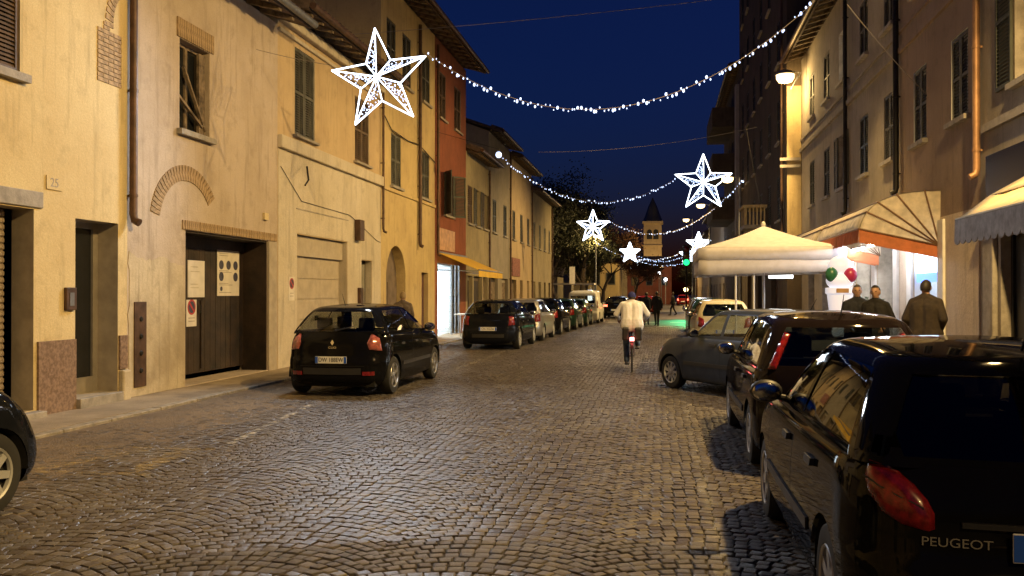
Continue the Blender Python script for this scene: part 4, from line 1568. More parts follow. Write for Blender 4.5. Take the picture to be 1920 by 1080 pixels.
class CarShape:
    def __init__(s, kind):
        q = SPECS[kind]
        s.__dict__.update(q)
        s.zb = 0.19
        s.kind = kind
        s.yra, s.yfa = s.ro, s.ro + s.wb
        s._build()

    def ztop(s, y):
        if s.kind == 'sedan':
            return smooth_interp(y, [0, 0.3, s.y_ws - 0.1, s.L - 0.55, s.L - 0.15, s.L], [s.belt_r - 0.04, s.belt_r, s.belt_f + 0.01, s.hood_f + 0.1, s.hood_f, s.hood_f - 0.12])
        return smooth_interp(y, [0, s.y_ws - 0.1, s.y_ws + 0.35, s.L - 0.35, s.L - 0.1, s.L], [s.belt_r, s.belt_f, s.belt_f - 0.035, s.hood_f + 0.06, s.hood_f - 0.03, s.hood_f - 0.13])

    def zroof(s, y):
        yc = s.rf_f * 0.62 + s.rf_r * 0.38
        return s.H - 0.035 - 0.05 * ((y - yc) / 1.2) ** 2

    def g_yr(s, t):
        return float(smooth_interp(t, [0, 0.5, 0.9, 1.0], [s.hatch, s.hatch + (s.rf_r - s.hatch) * 0.40, s.hatch + (s.rf_r - s.hatch) * 0.88, s.rf_r + 0.03]))

    def g_yf(s, t):
        return float(smooth_interp(t, [0, 0.5, 0.9, 1.0], [s.y_ws, s.y_ws + (s.rf_f - s.y_ws) * 0.47, s.y_ws + (s.rf_f - s.y_ws) * 0.90, s.rf_f - 0.06]))

    def g_w(s, t):
        w0 = s.W * 0.935
        return float(smooth_interp(t, [0, 0.5, 0.88, 0.95, 1.0], [w0, w0 + (s.wr - w0) * 0.42, w0 + (s.wr - w0) * 0.86, w0 + (s.wr - w0) * 1.02, s.wr - 0.06]))

    def g_z(s, t, y):
        zb = float(s.ztop(np.array([max(0.02, min(y, s.y_ws))]))[0])
        return zb + t * (s.zroof(y) - zb)

    def _build(s):
        V, F = [], []
        vs = np.array([0, .03, .07, .12, .18, .25, .32, .39, .45, .50, .54, .58, .65, .73, .81, .88, .94, .975, 1.0])
        wf = smooth_interp(vs, [0, .04, .12, .25, .5, .8, .93, 1.0], [.90, .95, .975, .995, 1.0, .985, .962, .925])
        yr = smooth_interp(vs, [0, .06, .15, .35, .46, .52, .58, .8, 1.0], [.10, .04, .015, 0, .005, .035, .05, .065, s.hatch if s.kind != 'sedan' else 0.10])
        yf = smooth_interp(vs, [0, .06, .15, .35, .5, .6, .8, .92, 1.0], [.16, .06, .02, 0, .01, .03, .09, .16, .26])
        nh = 52
        n = None
        for k, v in enumerate(vs):
            h = half_outline(s.W * wf[k], yr[k], s.L - yf[k], s.rrr, 0.34, s.brr, 0.16)
            lp = loop_of(h)
            n = len(lp)
            ys = np.array([p[1] for p in lp])
            zt = s.ztop(ys)
            for (x, y), z in zip(lp, zt):
                V.append((x, y, s.zb + v * (z - s.zb)))
        rings = len(vs)
        top = [V[(rings - 1) * n + i] for i in range(n)]
        ym = s.L / 2
        for sc in (0.93, 0.82, 0.66, 0.46, 0.24):
            for x, y, z in top:
                yy = ym + (y - ym) * (0.5 + 0.5 * sc) if False else ym + (y - ym) * sc
                V.append((x * sc, yy, float(s.ztop(np.array([yy]))[0]) + 0.035 * (1 - sc ** 2)))
        rings2 = rings + 5
        for j in range(rings2 - 1):
            for i in range(n):
                F.append((j * n + i, j * n + (i + 1) % n, (j + 1) * n + (i + 1) % n, (j + 1) * n + i))
        F.append(tuple(range((rings2 - 1) * n, rings2 * n)))
        s.nlow = len(F)
        # greenhouse
        o = len(V)
        ts = [-0.04, 0.05, .15, .25, .35, .45, .55, .65, .75, .83, .89, .94, .975, 1.0]
        for t in ts:
            tt = max(t, 0)
            lp = loop_of(half_outline(s.g_w(tt), s.g_yr(tt), s.g_yf(tt), min(0.22, s.rrr), 0.20, 0.10 if s.kind != 'van' else 0.02, 0.14, 0.015))
            for x, y in lp:
                V.append((x, y, s.g_z(t, y)))
        rg = len(ts)
        top = V[o + (rg - 1) * n:]
        ym = (s.rf_f + s.rf_r) / 2
        for sc in (0.9, 0.75, 0.55, 0.3):
            for x, y, z in top:
                V.append((x * sc, ym + (y - ym) * sc, s.zroof(ym + (y - ym) * sc) + 0.035 * (1 - sc ** 2)))
        rg2 = rg + 4
        for j in range(rg2 - 1):
            for i in range(n):
                F.append((o + j * n + i, o + j * n + (i + 1) % n, o + (j + 1) * n + (i + 1) % n, o + (j + 1) * n + i))
        F.append(tuple(range(o + (rg2 - 1) * n, o + rg2 * n)))
        s.V, s.F = V, F
        s.bvh = BVHTree.FromPolygons([Vector(v) for v in V], F)

    # window polygons
    def side_polys(s):
        t0, t1 = 0.09, 0.86
        out = []
        ya = lambda t: s.g_yr(t) + (0.34 if s.kind in ('round', 'hatch5', 'tall', 'box') else 0.30) - 0.08 * t
        yb = lambda t: s.g_yf(t) - 0.30 - 0.02 * t
        ym = 1.72 if s.kind not in ('sedan', 'van') else 2.0
        T = [t0, 0.3, 0.5, 0.7, t1]
        Z = lambda y, t: s.g_z(t, y)
        rear = [(ym - 0.05, Z(ym, t0)), (ym - 0.09, Z(ym, t1))] + [(ya(t), Z(ya(t), t)) for t in reversed(T)]
        front = [(yb(t), Z(yb(t), t)) for t in T] + [(ym - 0.01, Z(ym, t1)), (ym + 0.03, Z(ym, t0))]
        return rear, front

    def rear_poly(s, t0=0.07, t1=0.86):
        r = [(s.g_w(t) - 0.115, s.g_z(t, s.g_yr(t))) for t in (t0, 0.3, 0.5, 0.7, t1)]
        r[0] = (r[0][0] - 0.05, r[0][1])
        return r + [(-x, z) for x, z in reversed(r)]

    def screen_poly(s):
        r = [(s.g_w(t) - 0.12, s.g_z(t, s.g_yf(t))) for t in (0.1, 0.3, 0.5, 0.7, 0.86)]
        return r + [(-x, z) for x, z in reversed(r)]


def in_poly(p, poly):
    x, y = p
    c = False
    j = len(poly) - 1
    for i in range(len(poly)):
        xi, yi = poly[i]
        xj, yj = poly[j]
        if (yi > y) != (yj > y) and x < (xj - xi) * (y - yi) / (yj - yi) + xi:
            c = not c
        j = i
    return c


def cut(bm, poly, axis, sel):
    """cut the outline through the selected skin and drop what lies inside; axis 'x' works on (y,z), 'y' on (x,z)"""
    A = (lambda v: (v.y, v.z)) if axis == 'x' else (lambda v: (v.x, v.z))
    lo = [min(p[i] for p in poly) - 0.12 for i in (0, 1)]
    hi = [max(p[i] for p in poly) + 0.12 for i in (0, 1)]

    def region():
        fs = []
        for f in bm.faces:
            c = f.calc_center_median()
            a = A(c)
            if sel(f, c) and lo[0] < a[0] < hi[0] and lo[1] < a[1] < hi[1]:
                fs.append(f)
        return fs
    n = len(poly)
    for i in range(n):
        p, q = poly[i], poly[(i + 1) % n]
        if abs(p[0] - q[0]) + abs(p[1] - q[1]) < 1e-4:
            continue
        fs = region()
        es = list({e for f in fs for e in f.edges})
        vs = list({v for f in fs for v in f.verts})
        nx, nz = (q[1] - p[1]), -(q[0] - p[0])
        if axis == 'x':
            co, no = (0, p[0], p[1]), (0, nx, nz)
        else:
            co, no = (p[0], 0, p[1]), (nx, 0, nz)
        bmesh.ops.bisect_plane(bm, geom=vs + es + fs, plane_co=co, plane_no=no, dist=1e-5)
    dead = [f for f in region() if in_poly(A(f.calc_center_median()), poly)]
    bmesh.ops.delete(bm, geom=dead, context='FACES')


def patch(bvh, pts, D, off=0.006, depth=0.02, step=0.06, bulge=0.0, brad=0.06):
    """a thin shell that follows the skin: outline pts (3d) seen along D"""
    D = Vector(D).normalized()
    up = Vector((0, 0, 1))
    a = D.cross(up).normalized()
    b = a.cross(D).normalized()
    bm = bmesh.new()
    P2 = [(Vector(p).dot(a), Vector(p).dot(b)) for p in pts]
    f = bm.faces.new([bm.verts.new((u, v, 0)) for u, v in P2])
    lo = [min(p[i] for p in P2) for i in (0, 1)]
    hi = [max(p[i] for p in P2) for i in (0, 1)]
    for i in (0, 1):
        k = int((hi[i] - lo[i]) / step)
        for j in range(1, k + 1):
            co = [0, 0, 0]
            no = [0, 0, 0]
            co[i] = lo[i] + (hi[i] - lo[i]) * j / (k + 1)
            no[i] = 1
            bmesh.ops.bisect_plane(bm, geom=bm.verts[:] + bm.edges[:] + bm.faces[:], plane_co=co, plane_no=no, dist=1e-6)
    miss = []
    def edge_dist(u, v):
        best = 9.0
        for i in range(len(P2)):
            (x0, y0), (x1, y1) = P2[i], P2[(i + 1) % len(P2)]
            dx, dy = x1 - x0, y1 - y0
            t = max(0, min(1, ((u - x0) * dx + (v - y0) * dy) / (dx * dx + dy * dy + 1e-12)))
            best = min(best, math.hypot(u - x0 - t * dx, v - y0 - t * dy))
        return best
    for v in bm.verts:
        k_ = min(1.0, edge_dist(v.co.x, v.co.y) / brad) if bulge else 0.0
        rise = bulge * math.sqrt(max(0.0, 1 - (1 - k_) ** 2))
        o = a * v.co.x + b * v.co.y - D * 6
        # stay in the right depth
        hit, nrm, idx, dist = bvh.ray_cast(o + D * 0.0, D)
        if hit is None:
            miss.append(v)
            continue
        if nrm.dot(D) > 0:
            nrm = -nrm
        v.co = hit + nrm * (off + rise)
    if miss:
        bmesh.ops.delete(bm, geom=miss, context='VERTS')
    if depth > 0 and bm.faces:
        ext = bmesh.ops.extrude_face_region(bm, geom=bm.faces[:])
        for g in ext['geom']:
            if isinstance(g, bmesh.types.BMVert):
                g.co += D * depth
        bmesh.ops.recalc_face_normals(bm, faces=bm.faces)
    return bm


def bm_obj(bm, name, material, parent, smooth=True, ang=35):
    me = bpy.data.meshes.new(name)
    bm.to_mesh(me)
    bm.free()
    me.materials.append(material)
    if smooth:
        me.polygons.foreach_set('use_smooth', [True] * len(me.polygons))
        me.set_sharp_from_angle(angle=math.radians(ang))
    o = bpy.data.objects.new(name, me)
    link(o, parent)
    return o


WHEELS = {}


def wheel_meshes(r, style):
    k = (round(r, 3), style)
    if k in WHEELS:
        return WHEELS[k]
    w = 0.09
    prof = [(r * 0.66, -w), (r * 0.80, -w - 0.006), (r * 0.94, -w + 0.004), (r * 0.99, -w + 0.03), (r, 0), (r * 0.99, w - 0.03), (r * 0.94, w - 0.004), (r * 0.80, w + 0.006), (r * 0.66, w), (r * 0.64, w - 0.02), (r * 0.64, -w + 0.02), (r * 0.66, -w)]
    tm = MB().lathe(prof, 40, 'x').mesh('tyre', RUBBER, True)
    R = r * 0.655
    mb = MB()
    mb.k = 0
    mb.lathe([(R, w - 0.005), (R * 0.97, w + 0.004), (R * 0.90, w - 0.004), (R * 0.88, w - 0.03)], 40, 'x')
    n = {'five': 5, 'seven': 7, 'nine': 9}[style]
    for i in range(n):
        a = 2 * PI * i / n
        wd = {5: 0.036, 7: 0.028, 9: 0.022}[n]
        c, s_ = math.cos(a), math.sin(a)
        q = []
        for rr, ww, hx in ((R * 0.15, wd * 1.1, w - 0.012), (R * 0.92, wd, w - 0.008)):
            for sg in (-1, 1):
                q.append((hx, rr * c - sg * ww * s_, rr * s_ + sg * ww * c))
        b = [(x - 0.03, y, z) for x, y, z in q]
        mb.add(q + b, [(0, 1, 3, 2), (4, 6, 7, 5), (0, 2, 6, 4), (1, 5, 7, 3)])
    mb.lathe([(R * 0.24, w - 0.03), (R * 0.24, w - 0.004), (R * 0.16, w + 0.004), (0.001, w + 0.004)], 20, 'x')
    mb.k = 1
    mb.lathe([(R * 0.9, w - 0.05), (0.001, w - 0.06)], 24, 'x')
    rm = mb.mesh('rim', [RIMM if style == 'five' else CAPM, LIN], True, 30)
    WHEELS[k] = (tm, rm)
    return WHEELS[k]


SHAPES = {}


def shape(kind):
    if kind not in SHAPES:
        SHAPES[kind] = CarShape(kind)
    return SHAPES[kind]


def make_car(name, label, cat, kind, pm, loc, rotz, tail=None, tailmat=None, plate=None, style='seven', seams=True, detail=True,
             group=None, glass=None, handles=True, rear_glass=(0.07, 0.86), tail_on=False, steer=0.0):
    """loc: ground point under the middle of the car; local +y is forwards"""
    s = shape(kind)
    root = thing(name, label, cat, loc, rotz, group)
    off = Vector((0, -s.L / 2, 0))
    glass = glass or CARGLASS
    bm = bmesh.new()
    vs = [bm.verts.new(v) for v in s.V]
    for f in s.F:
        try:
            bm.faces.new([vs[i] for i in f])
        except ValueError:
            pass
    bm.normal_update()
    bmesh.ops.recalc_face_normals(bm, faces=bm.faces)
    zmin = min(s.belt_f, s.belt_r) - 0.02
    ymid = s.L / 2
    rp, fp = s.side_polys()
    polys_side = [fp] if (kind == 'van') else [rp, fp]
    for p in polys_side:
        cut(bm, p, 'x', lambda f, c: abs(f.normal.x) > 0.45 and c.z > zmin)
    rw = s.rear_poly(*rear_glass)
    sw = s.screen_poly()
    cut(bm, rw, 'y', lambda f, c: f.normal.y < -0.15 and c.y < ymid and c.z > zmin)
    cut(bm, sw, 'y', lambda f, c: f.normal.y > 0.15 and c.y > ymid and c.z > zmin)
    # wheel arches
    ra = s.r + 0.055
    for yc in (s.yra, s.yfa):
        arch = [(yc + ra * math.cos(a), s.r - 0.01 + ra * math.sin(a)) for a in [PI * i / 18 for i in range(19)]] + [(yc - ra, 0.05), (yc + ra, 0.05)]
        cut(bm, arch, 'x', lambda f, c: abs(f.normal.x) > 0.35 and c.z < 0.8 and abs(c.x) > 0.5)
    # drop the lid of the lower body under the cabin so that one sees in
    lid = [f for f in bm.faces if f.normal.z > 0.6 and abs(f.calc_center_median().x) < s.W * 0.84 and s.hatch + 0.12 < f.calc_center_median().y < s.y_ws - 0.15 and f.calc_center_median().z < s.belt_r + 0.1]
    bmesh.ops.delete(bm, geom=lid, context='FACES')
    bmesh.ops.translate(bm, verts=bm.verts, vec=off)
    bm_obj(bm, 'body', pm, root, True, 28)

    def put(pts, D, nm, m, parent=None, offn=0.004, depth=0.012, step=0.07, bulge=0.0):
        b = patch(s.bvh, pts, D, offn, depth, step, bulge)
        if not b.faces:
            b.free()
            return None
        bmesh.ops.translate(b, verts=b.verts, vec=off)
        return bm_obj(b, nm, m, parent or root)

    # glass
    for sg in (-1, 1):
        for p in polys_side:
            put([(sg * 0.7, y, z) for y, z in p], (-sg, 0, 0), 'side_window', glass, None, -0.006, 0.004)
    put([(x, 0.2, z) for x, z in rw], (0, 1, 0), 'rear_window', glass, None, -0.006, 0.004)
    put([(x, s.y_ws, z) for x, z in sw], (0, -1, 0), 'windscreen', glass, None, -0.006, 0.004)
    # underbody, arch liners
    mb = MB().box(-s.W * 0.78, s.W * 0.78, 0.15, s.L - 0.2, 0.17, 0.26)
    for yc in (s.yra, s.yfa):
        for sg in (-1, 1):
            A = [PI * i / 14 for i in range(15)]
            x0, x1 = sg * (s.W * 0.965), sg * (s.W - 0.30)
            pr = [(yc + (ra + 0.004) * math.cos(a), s.r - 0.01 + (ra + 0.004) * math.sin(a)) for a in A]
            for (ya, za), (yb, zb_) in zip(pr, pr[1:]):
                mb.quad((x0, ya, za), (x1, ya, za), (x1, yb, zb_), (x0, yb, zb_))
            mb.add([(x1, y, z) for y, z in pr], [tuple(range(15))])
    o = mb.build('underbody', LIN, root, fix=False)
    o.location = off
    # wheels
    tm, rm = wheel_meshes(s.r, style)
    for sg in (-1, 1):
        for yc in (s.yra, s.yfa):
            w = bpy.data.objects.new('wheel', tm)
            w.location = (sg * (s.W - 0.115), yc - s.L / 2, s.r + 0.012)
            w.rotation_euler = (random.uniform(0, 6), 0, 0 if sg > 0 else PI)
            if yc == s.yfa and steer:
                w.rotation_euler[2] += steer
            link(w, root)
            link(bpy.data.objects.new('rim', rm), w)
    # lamps
    tl = tail or [(0.80, 0.70), (0.52, 0.66), (0.60, 0.92), (0.80, 0.98)]
    for sg in (-1, 1):
        put([(sg * x, 0.1, z) for x, z in tl], (-sg * 0.55, 1, 0), 'taillight', LREDON if tail_on else (tailmat or LRED), None, 0.004, 0.03, 0.022 if detail and loc[1] < 22 else 0.05, 0.022)
        z0 = s.hood_f - 0.08
        put([(sg * (s.W - 0.1), s.L, z0 - 0.08), (sg * (s.W - 0.42), s.L, z0 - 0.10), (sg * (s.W - 0.40), s.L, z0 + 0.03), (sg * (s.W - 0.06), s.L, z0 + 0.08)], (-sg * 0.5, -1, 0), 'headlight', LAMPCLEAR, None, 0.008, 0.03, 0.05)
    # bumper strips and plate
    put([(-s.W * 0.55, 0, 0.37), (s.W * 0.55, 0, 0.37), (s.W * 0.55, 0, 0.47), (-s.W * 0.55, 0, 0.47)], (0, 1, 0), 'bumper_strip', TRIM, None, 0.012, 0.02, 0.1)
    put([(-0.3, s.L, 0.35), (0.3, s.L, 0.35), (0.3, s.L, 0.50), (-0.3, s.L, 0.50)], (0, -1, 0), 'grille', BLACKP, None, 0.006, 0.01, 0.1)
    pz = plate[1] if plate else 0.56
    hit = s.bvh.ray_cast(Vector((0, -3, pz)), Vector((0, 1, 0)))[0]
    py = (hit.y if hit else 0) - 0.022 - s.L / 2
    np_ = MB().box(-0.26, 0.26, -0.008, 0.0, -0.055, 0.055).build('number_plate', PLATEW, root, bevel=0.003, loc=(0, py, pz))
    for sg in (-1, 1):
        MB().box(sg * 0.215, sg * 0.258, -0.0105, -0.0085, -0.05, 0.05).build('plate_band', BLUEBAND, np_)
    if plate:
        text_mesh('plate_text', plate[0], 0.095, BLACKP, np_, (0, -0.0095, 0), (PI / 2, 0, 0), 0.001, sx=0.85)
    # mirrors
    for sg in (-1, 1):
        ym = s.y_ws - 0.42
        zm = s.belt_f + 0.06
        xm = sg * (s.g_w(0.1))
        mb = MB().ell((xm + sg * 0.115, ym - s.L / 2, zm + 0.03), (0.105, 0.055, 0.075), 14, 10)
        mb.bar((xm - sg * 0.02, ym - s.L / 2 + 0.02, zm - 0.02), (xm + sg * 0.07, ym - s.L / 2 + 0.01, zm + 0.0), 0.022, 0.02, 8)
        m_ = mb.build('door_mirror', TRIM if kind != 'sedan' else pm, root, True)
        MB().ell((xm + sg * 0.118, ym - s.L / 2 - 0.052, zm + 0.03), (0.09, 0.008, 0.06), 14, 6).build('mirror_glass', CHROME, m_, True)
    if detail:
        # seats seen through the glass
        for x, y0 in ((-0.36, s.y_ws - 1.35), (0.36, s.y_ws - 1.35), (-0.36, 0.78), (0.36, 0.78)):
            yl = y0 - s.L / 2
            mb = MB().box(x - 0.24, x + 0.24, yl, yl + 0.48, 0.42, 0.56)
            mb.prism([(x - 0.23, yl + 0.02, 0.5), (x + 0.23, yl + 0.02, 0.5), (x + 0.19, yl - 0.14, 1.02), (x - 0.19, yl - 0.14, 1.02)], (0, 0.10, 0.02))
            st = mb.build('seat', SEATM, root, bevel=0.03)
            MB().box(x - 0.13, x + 0.13, yl - 0.17, yl - 0.08, 1.06, 1.25).build('headrest', SEATM, st, bevel=0.03)
        mb = MB().box(-s.W * 0.8, s.W * 0.8, s.y_ws - 0.55 - s.L / 2, s.y_ws - 0.1 - s.L / 2, 0.6, s.belt_f - 0.02)
        mb.build('dashboard', BLACKP, root, bevel=0.05)
        # rear wiper and roof aerial
        h2_ = s.bvh.ray_cast(Vector((0.0, -3, s.belt_r + 0.04)), Vector((0, 1, 0)))[0]
        if h2_ and kind != 'sedan':
            mb = MB().bar((0.0, h2_.y - 0.015 - s.L / 2, s.belt_r + 0.03), (0.30, h2_.y + 0.01 - s.L / 2, s.belt_r + 0.10), 0.012, 0.006, 6)
            mb.bar((0.0, h2_.y - 0.01 - s.L / 2, s.belt_r + 0.03), (0.0, h2_.y + 0.03 - s.L / 2, s.belt_r + 0.03), 0.022, 0.022, 10)
            mb.build('rear_wiper', BLACKP, root)
        MB().bar((0, s.rf_r + 0.12 - s.L / 2, s.H - 0.03), (0, s.rf_r - 0.02 - s.L / 2, s.H + 0.16), 0.007, 0.003, 6).build('aerial', BLACKP, root)
    if seams:
        ym = 1.69 if kind not in ('sedan', 'van') else 1.97
        G = mat('panel_gap', (0.004, 0.004, 0.004), 0.8, 0, 0)
        for sg in (-1, 1):
            for y in (ym, s.yfa - 0.38):
                put([(sg, y - 0.004, 0.30), (sg, y + 0.004, 0.30), (sg, y + 0.004, s.belt_f - 0.06), (sg, y - 0.004, s.belt_f - 0.06)], (-sg, 0, 0), 'panel_gap', G, None, 0.0015, 0.0, 0.08)
            for y in ((0.95, ym + 0.06) if handles else ()):
                put([(sg, y + 0.05, 0.80), (sg, y + 0.22, 0.80), (sg, y + 0.22, 0.835), (sg, y + 0.05, 0.835)], (-sg, 0, 0), 'door_handle', TRIM, None, 0.022, 0.022, 0.05)
            put([(sg, s.yra + 0.42, 0.46), (sg, s.yfa - 0.42, 0.46), (sg, s.yfa - 0.42, 0.52), (sg, s.yra + 0.42, 0.52)], (-sg, 0, 0), 'side_strip', TRIM, None, 0.010, 0.012, 0.1)
        zt = 0.50
        put([(-s.W * 0.62, 0, zt), (s.W * 0.62, 0, zt), (s.W * 0.62, 0, zt + 0.007), (-s.W * 0.62, 0, zt + 0.007)], (0, 1, 0), 'panel_gap', G, None, 0.0015, 0.0, 0.08)
    return root, s, put


BLACKC = paint('black_car_paint', (0.006, 0.006, 0.007))
NAVYC = paint('blue_black_car_paint', (0.008, 0.009, 0.013))
MAROON = paint('dark_brown_car_paint', (0.010, 0.007, 0.007))
GREYC = paint('grey_metallic_car_paint', (0.055, 0.065, 0.085), 0.35, 0.3)
SILVER = paint('silver_car_paint', (0.42, 0.41, 0.38), 0.35, 0.7)
GREENC = paint('dark_green_car_paint', (0.02, 0.045, 0.035), 0.3, 0.3)
WHITEC = paint('white_car_paint', (0.72, 0.72, 0.68), 0.3)
REDC = paint('red_car_paint', (0.16, 0.012, 0.012), 0.3)
YELC = paint('pale_yellow_car_paint', (0.55, 0.48, 0.30), 0.3)


def at_flank(kind, flank_x, rear_y, side, rotz=0.0):
    """loc from the flank's x, the rear axle's y and which flank ('l' or 'r')"""
    s = shape(kind)
    x = flank_x + s.W if side == 'l' else flank_x - s.W
    return (x, rear_y - s.yra + s.L / 2, 0.0)


# foreground right: black rounded hatchback
root, s, put = make_car('parked_car', 'black rounded hatchback nearest the camera on the right with big red wrapped tail light', 'car', 'round', BLACKC,
                        at_flank('round', 0.72, 4.22, 'l'), 0.0, tail=[(0.80, 0.972), (0.825, 0.95), (0.825, 0.90), (0.80, 0.85), (0.73, 0.785), (0.64, 0.748), (0.535, 0.733), (0.512, 0.742), (0.515, 0.80), (0.545, 0.85), (0.60, 0.90), (0.67, 0.94), (0.74, 0.963)],
                        plate=('BT 604LN', 0.70), style='seven', glass=glassy('smoky_car_glass', (0.25, 0.25, 0.24)))
text_mesh('maker_lettering', 'PEUGEOT', 0.050, CHROME, root, (-0.44, s.bvh.ray_cast(Vector((-0.44, -3, 0.695)), Vector((0, 1, 0)))[0].y - s.L / 2 - 0.006, 0.695), (PI / 2, 0, math.radians(-7)), 0.002, sx=1.15)
LIT_B = glow('plate_lamp', (0.6, 0.75, 1.0), 0.0)
put([(-0.42, 0, 0.755), (0.42, 0, 0.755), (0.42, 0, 0.775), (-0.42, 0, 0.775)], (0, 1, 0), 'tailgate_trim', BLACKP, None, 0.02, 0.02, 0.08)
for sg in (-1, 1):
    put([(sg * 0.815, 0.1, 0.905), (sg * 0.555, 0.1, 0.822), (sg * 0.55, 0.1, 0.816), (sg * 0.815, 0.1, 0.898)], (-sg * 0.55, 1, 0), 'lamp_divider', TRIM, None, 0.026, 0.006, 0.04)

# second right: dark hatchback with tall upright lamps
root, s, put = make_car('parked_car', 'dark brown tall hatchback between the nearest black car and the angled grey car', 'car', 'tall', MAROON,
                        at_flank('tall', 0.80, 8.76, 'l'), math.radians(0.3), tail=[(0.745, 0.96), (0.655, 0.96), (0.585, 1.27), (0.645, 1.29)], plate=('CA 217GK', 0.60), style='nine', glass=CARGLASS)
# third right: grey small car parked askew
a3 = math.radians(34)
s3 = shape('box')
fx, fy = 0.22, 15.45
cx = fx - (-(s3.W - 0.11) * math.cos(a3) - (s3.yfa - s3.L / 2) * math.sin(a3))
cy = fy - (-(s3.W - 0.11) * math.sin(a3) + (s3.yfa - s3.L / 2) * math.cos(a3))
make_car('parked_car', 'grey metallic small car parked at an angle with nose toward the road', 'car', 'box', GREYC, (cx, cy, 0), a3, tail=[(0.78, 0.66), (0.56, 0.66), (0.56, 0.86), (0.78, 0.86)], style='nine')
# left: black hatchback with plate, in front of the garage
root, s, put = make_car('parked_car', 'black hatchback with white alloy wheels parked in front of the pale garage door', 'car', 'hatch5', BLACKC,
                        at_flank('hatch5', -4.27, 13.85, 'r'), 0.0, tail=[(0.84, 0.74), (0.80, 0.94), (0.66, 1.01), (0.56, 0.86), (0.60, 0.76)],
                        tailmat=mat('pale_red_lamp', (0.42, 0.12, 0.10), 0.12, 0, 0.3, 14, 0, coat=1.0), plate=('DW 188EW', 0.60), style='five')
hy = s.bvh.ray_cast(Vector((0, -3, 0.87)), Vector((0, 1, 0)))[0].y - s.L / 2
MB().prism([(-0.03, 0, 0), (0, 0, -0.045), (0.03, 0, 0), (0, 0, 0.045)], (0, -0.012, 0)).build('badge', CHROME, root, loc=(0, hy - 0.004, 0.87))
text_mesh('model_lettering', 'CLIO', 0.045, CHROME, root, (0, hy - 0.012, 0.79), (PI / 2, 0, 0), 0.002, sx=1.3)
for sg in (-1, 1):
    put([(sg * 0.72, 0, 0.36), (sg * 0.52, 0, 0.36), (sg * 0.52, 0, 0.42), (sg * 0.72, 0, 0.42)], (-sg * 0.4, 1, 0), 'bumper_reflector', LRED, None, 0.016, 0.01, 0.06)
# left edge: only the nose and a wheel are in the picture
make_car('parked_car', 'black car cut by the left edge with only its nose and front wheel showing', 'car', 'hatch5', NAVYC,
         at_flank('hatch5', -4.78, 5.70 - 2.58, 'r'), 0.0, style='seven')
# row beyond on the left
make_car('parked_car', 'blue black hatchback parked beyond the lit shop, first of the far left row', 'car', 'hatch5', NAVYC, at_flank('hatch5', -4.05, 25.6, 'r'), math.radians(-1),
         tail=[(0.84, 0.74), (0.60, 0.72), (0.64, 0.98), (0.80, 1.0)], plate=('CN 352ZA', 0.62), style='seven')
make_car('parked_car', 'silver beige car parked right behind the blue black hatchback', 'car', 'tall', SILVER, at_flank('tall', -3.95, 30.2, 'r'), math.radians(-1), style='nine', seams=False)
make_car('parked_car', 'black estate like car third in the far left row', 'car', 'hatch5', BLACKC, at_flank('hatch5', -3.85, 34.8, 'r'), math.radians(-1), style='nine', seams=False)
make_car('parked_car', 'dark green car before the white van in the far left row', 'car', 'round', GREENC, at_flank('round', -3.7, 39.6, 'r'), math.radians(-1), style='seven', seams=False)
make_car('parked_car', 'second dark green car close behind the white van', 'car', 'box', GREENC, at_flank('box', -3.55, 43.8, 'r'), math.radians(-1), style='nine', seams=False)
make_car('parked_van', 'white van parked at the end of the far left row', 'van', 'van', WHITEC, at_flank('van', -3.3, 48.4, 'r'), math.radians(-1), tail=[(0.85, 0.85), (0.78, 0.85), (0.76, 1.25), (0.82, 1.25)], style='nine', seams=False, rear_glass=(0.05, 0.72))
# traffic farther on
make_car('moving_car', 'dark car with lit tail lights waiting beyond the white van', 'car', 'sedan', BLACKC, (-2.9, 60.0, 0), math.radians(-3), tail=[(0.80, 0.78), (0.48, 0.78), (0.48, 0.90), (0.80, 0.92)], style='seven', seams=False, tail_on=True)
make_car('moving_car', 'red car with bright brake lights in the middle of the far road', 'car', 'tall', REDC, (-1.2, 72.0, 0), math.radians(-5), tail=[(0.80, 0.90), (0.62, 0.90), (0.60, 1.05), (0.78, 1.05)], style='seven', seams=False, tail_on=True)
make_car('moving_car', 'pale car far off left of the red car', 'car', 'sedan', SILVER, (-3.6, 78.0, 0), math.radians(-3), style='seven', seams=False)
make_car('moving_car', 'small far car with lit red lamps at the junction', 'car', 'tall', REDC, (3.0, 122.0, 0), math.radians(-5), style='seven', seams=False, tail_on=True)
# far right parked
make_car('parked_car', 'pale yellow car parked beyond the parasol on the right', 'car', 'tall', YELC, (1.75, 27.6, 0), math.radians(1), style='nine', seams=False)
make_car('parked_car', 'dark car parked beyond the pale yellow car on the right', 'car', 'hatch5', GREENC, (1.8, 33.5, 0), 0, style='nine', seams=False)
make_car('parked_car', 'silver car parked farthest on the right before the traffic light', 'car', 'tall', SILVER, (1.9, 39.5, 0), 0, style='nine', seams=False)
# ------------------------------------------------------------------ street lamps
LENS = glow('sodium_lens', (1.0, 0.68, 0.30), 6.0, sample=False)


def lamp_head(parent, x, z, y=0.0, sx=-1, k=1.0):
    """luminaire: housing above, glowing bowl below"""
    MB().lathe([(q * k, h_ * k) for q, h_ in ((0.001, 0.11), (0.10, 0.10), (0.20, 0.05), (0.23, 0.0), (0.21, -0.01))], 20).build('housing', GREYMETAL, parent, True, loc=(x, y, z))
    MB().lathe([(q * k, h_ * k) for q, h_ in ((0.20, -0.005), (0.20, -0.08), (0.15, -0.16), (0.001, -0.20))], 20).build('bowl', LENS, parent, True, loc=(x, y, z))


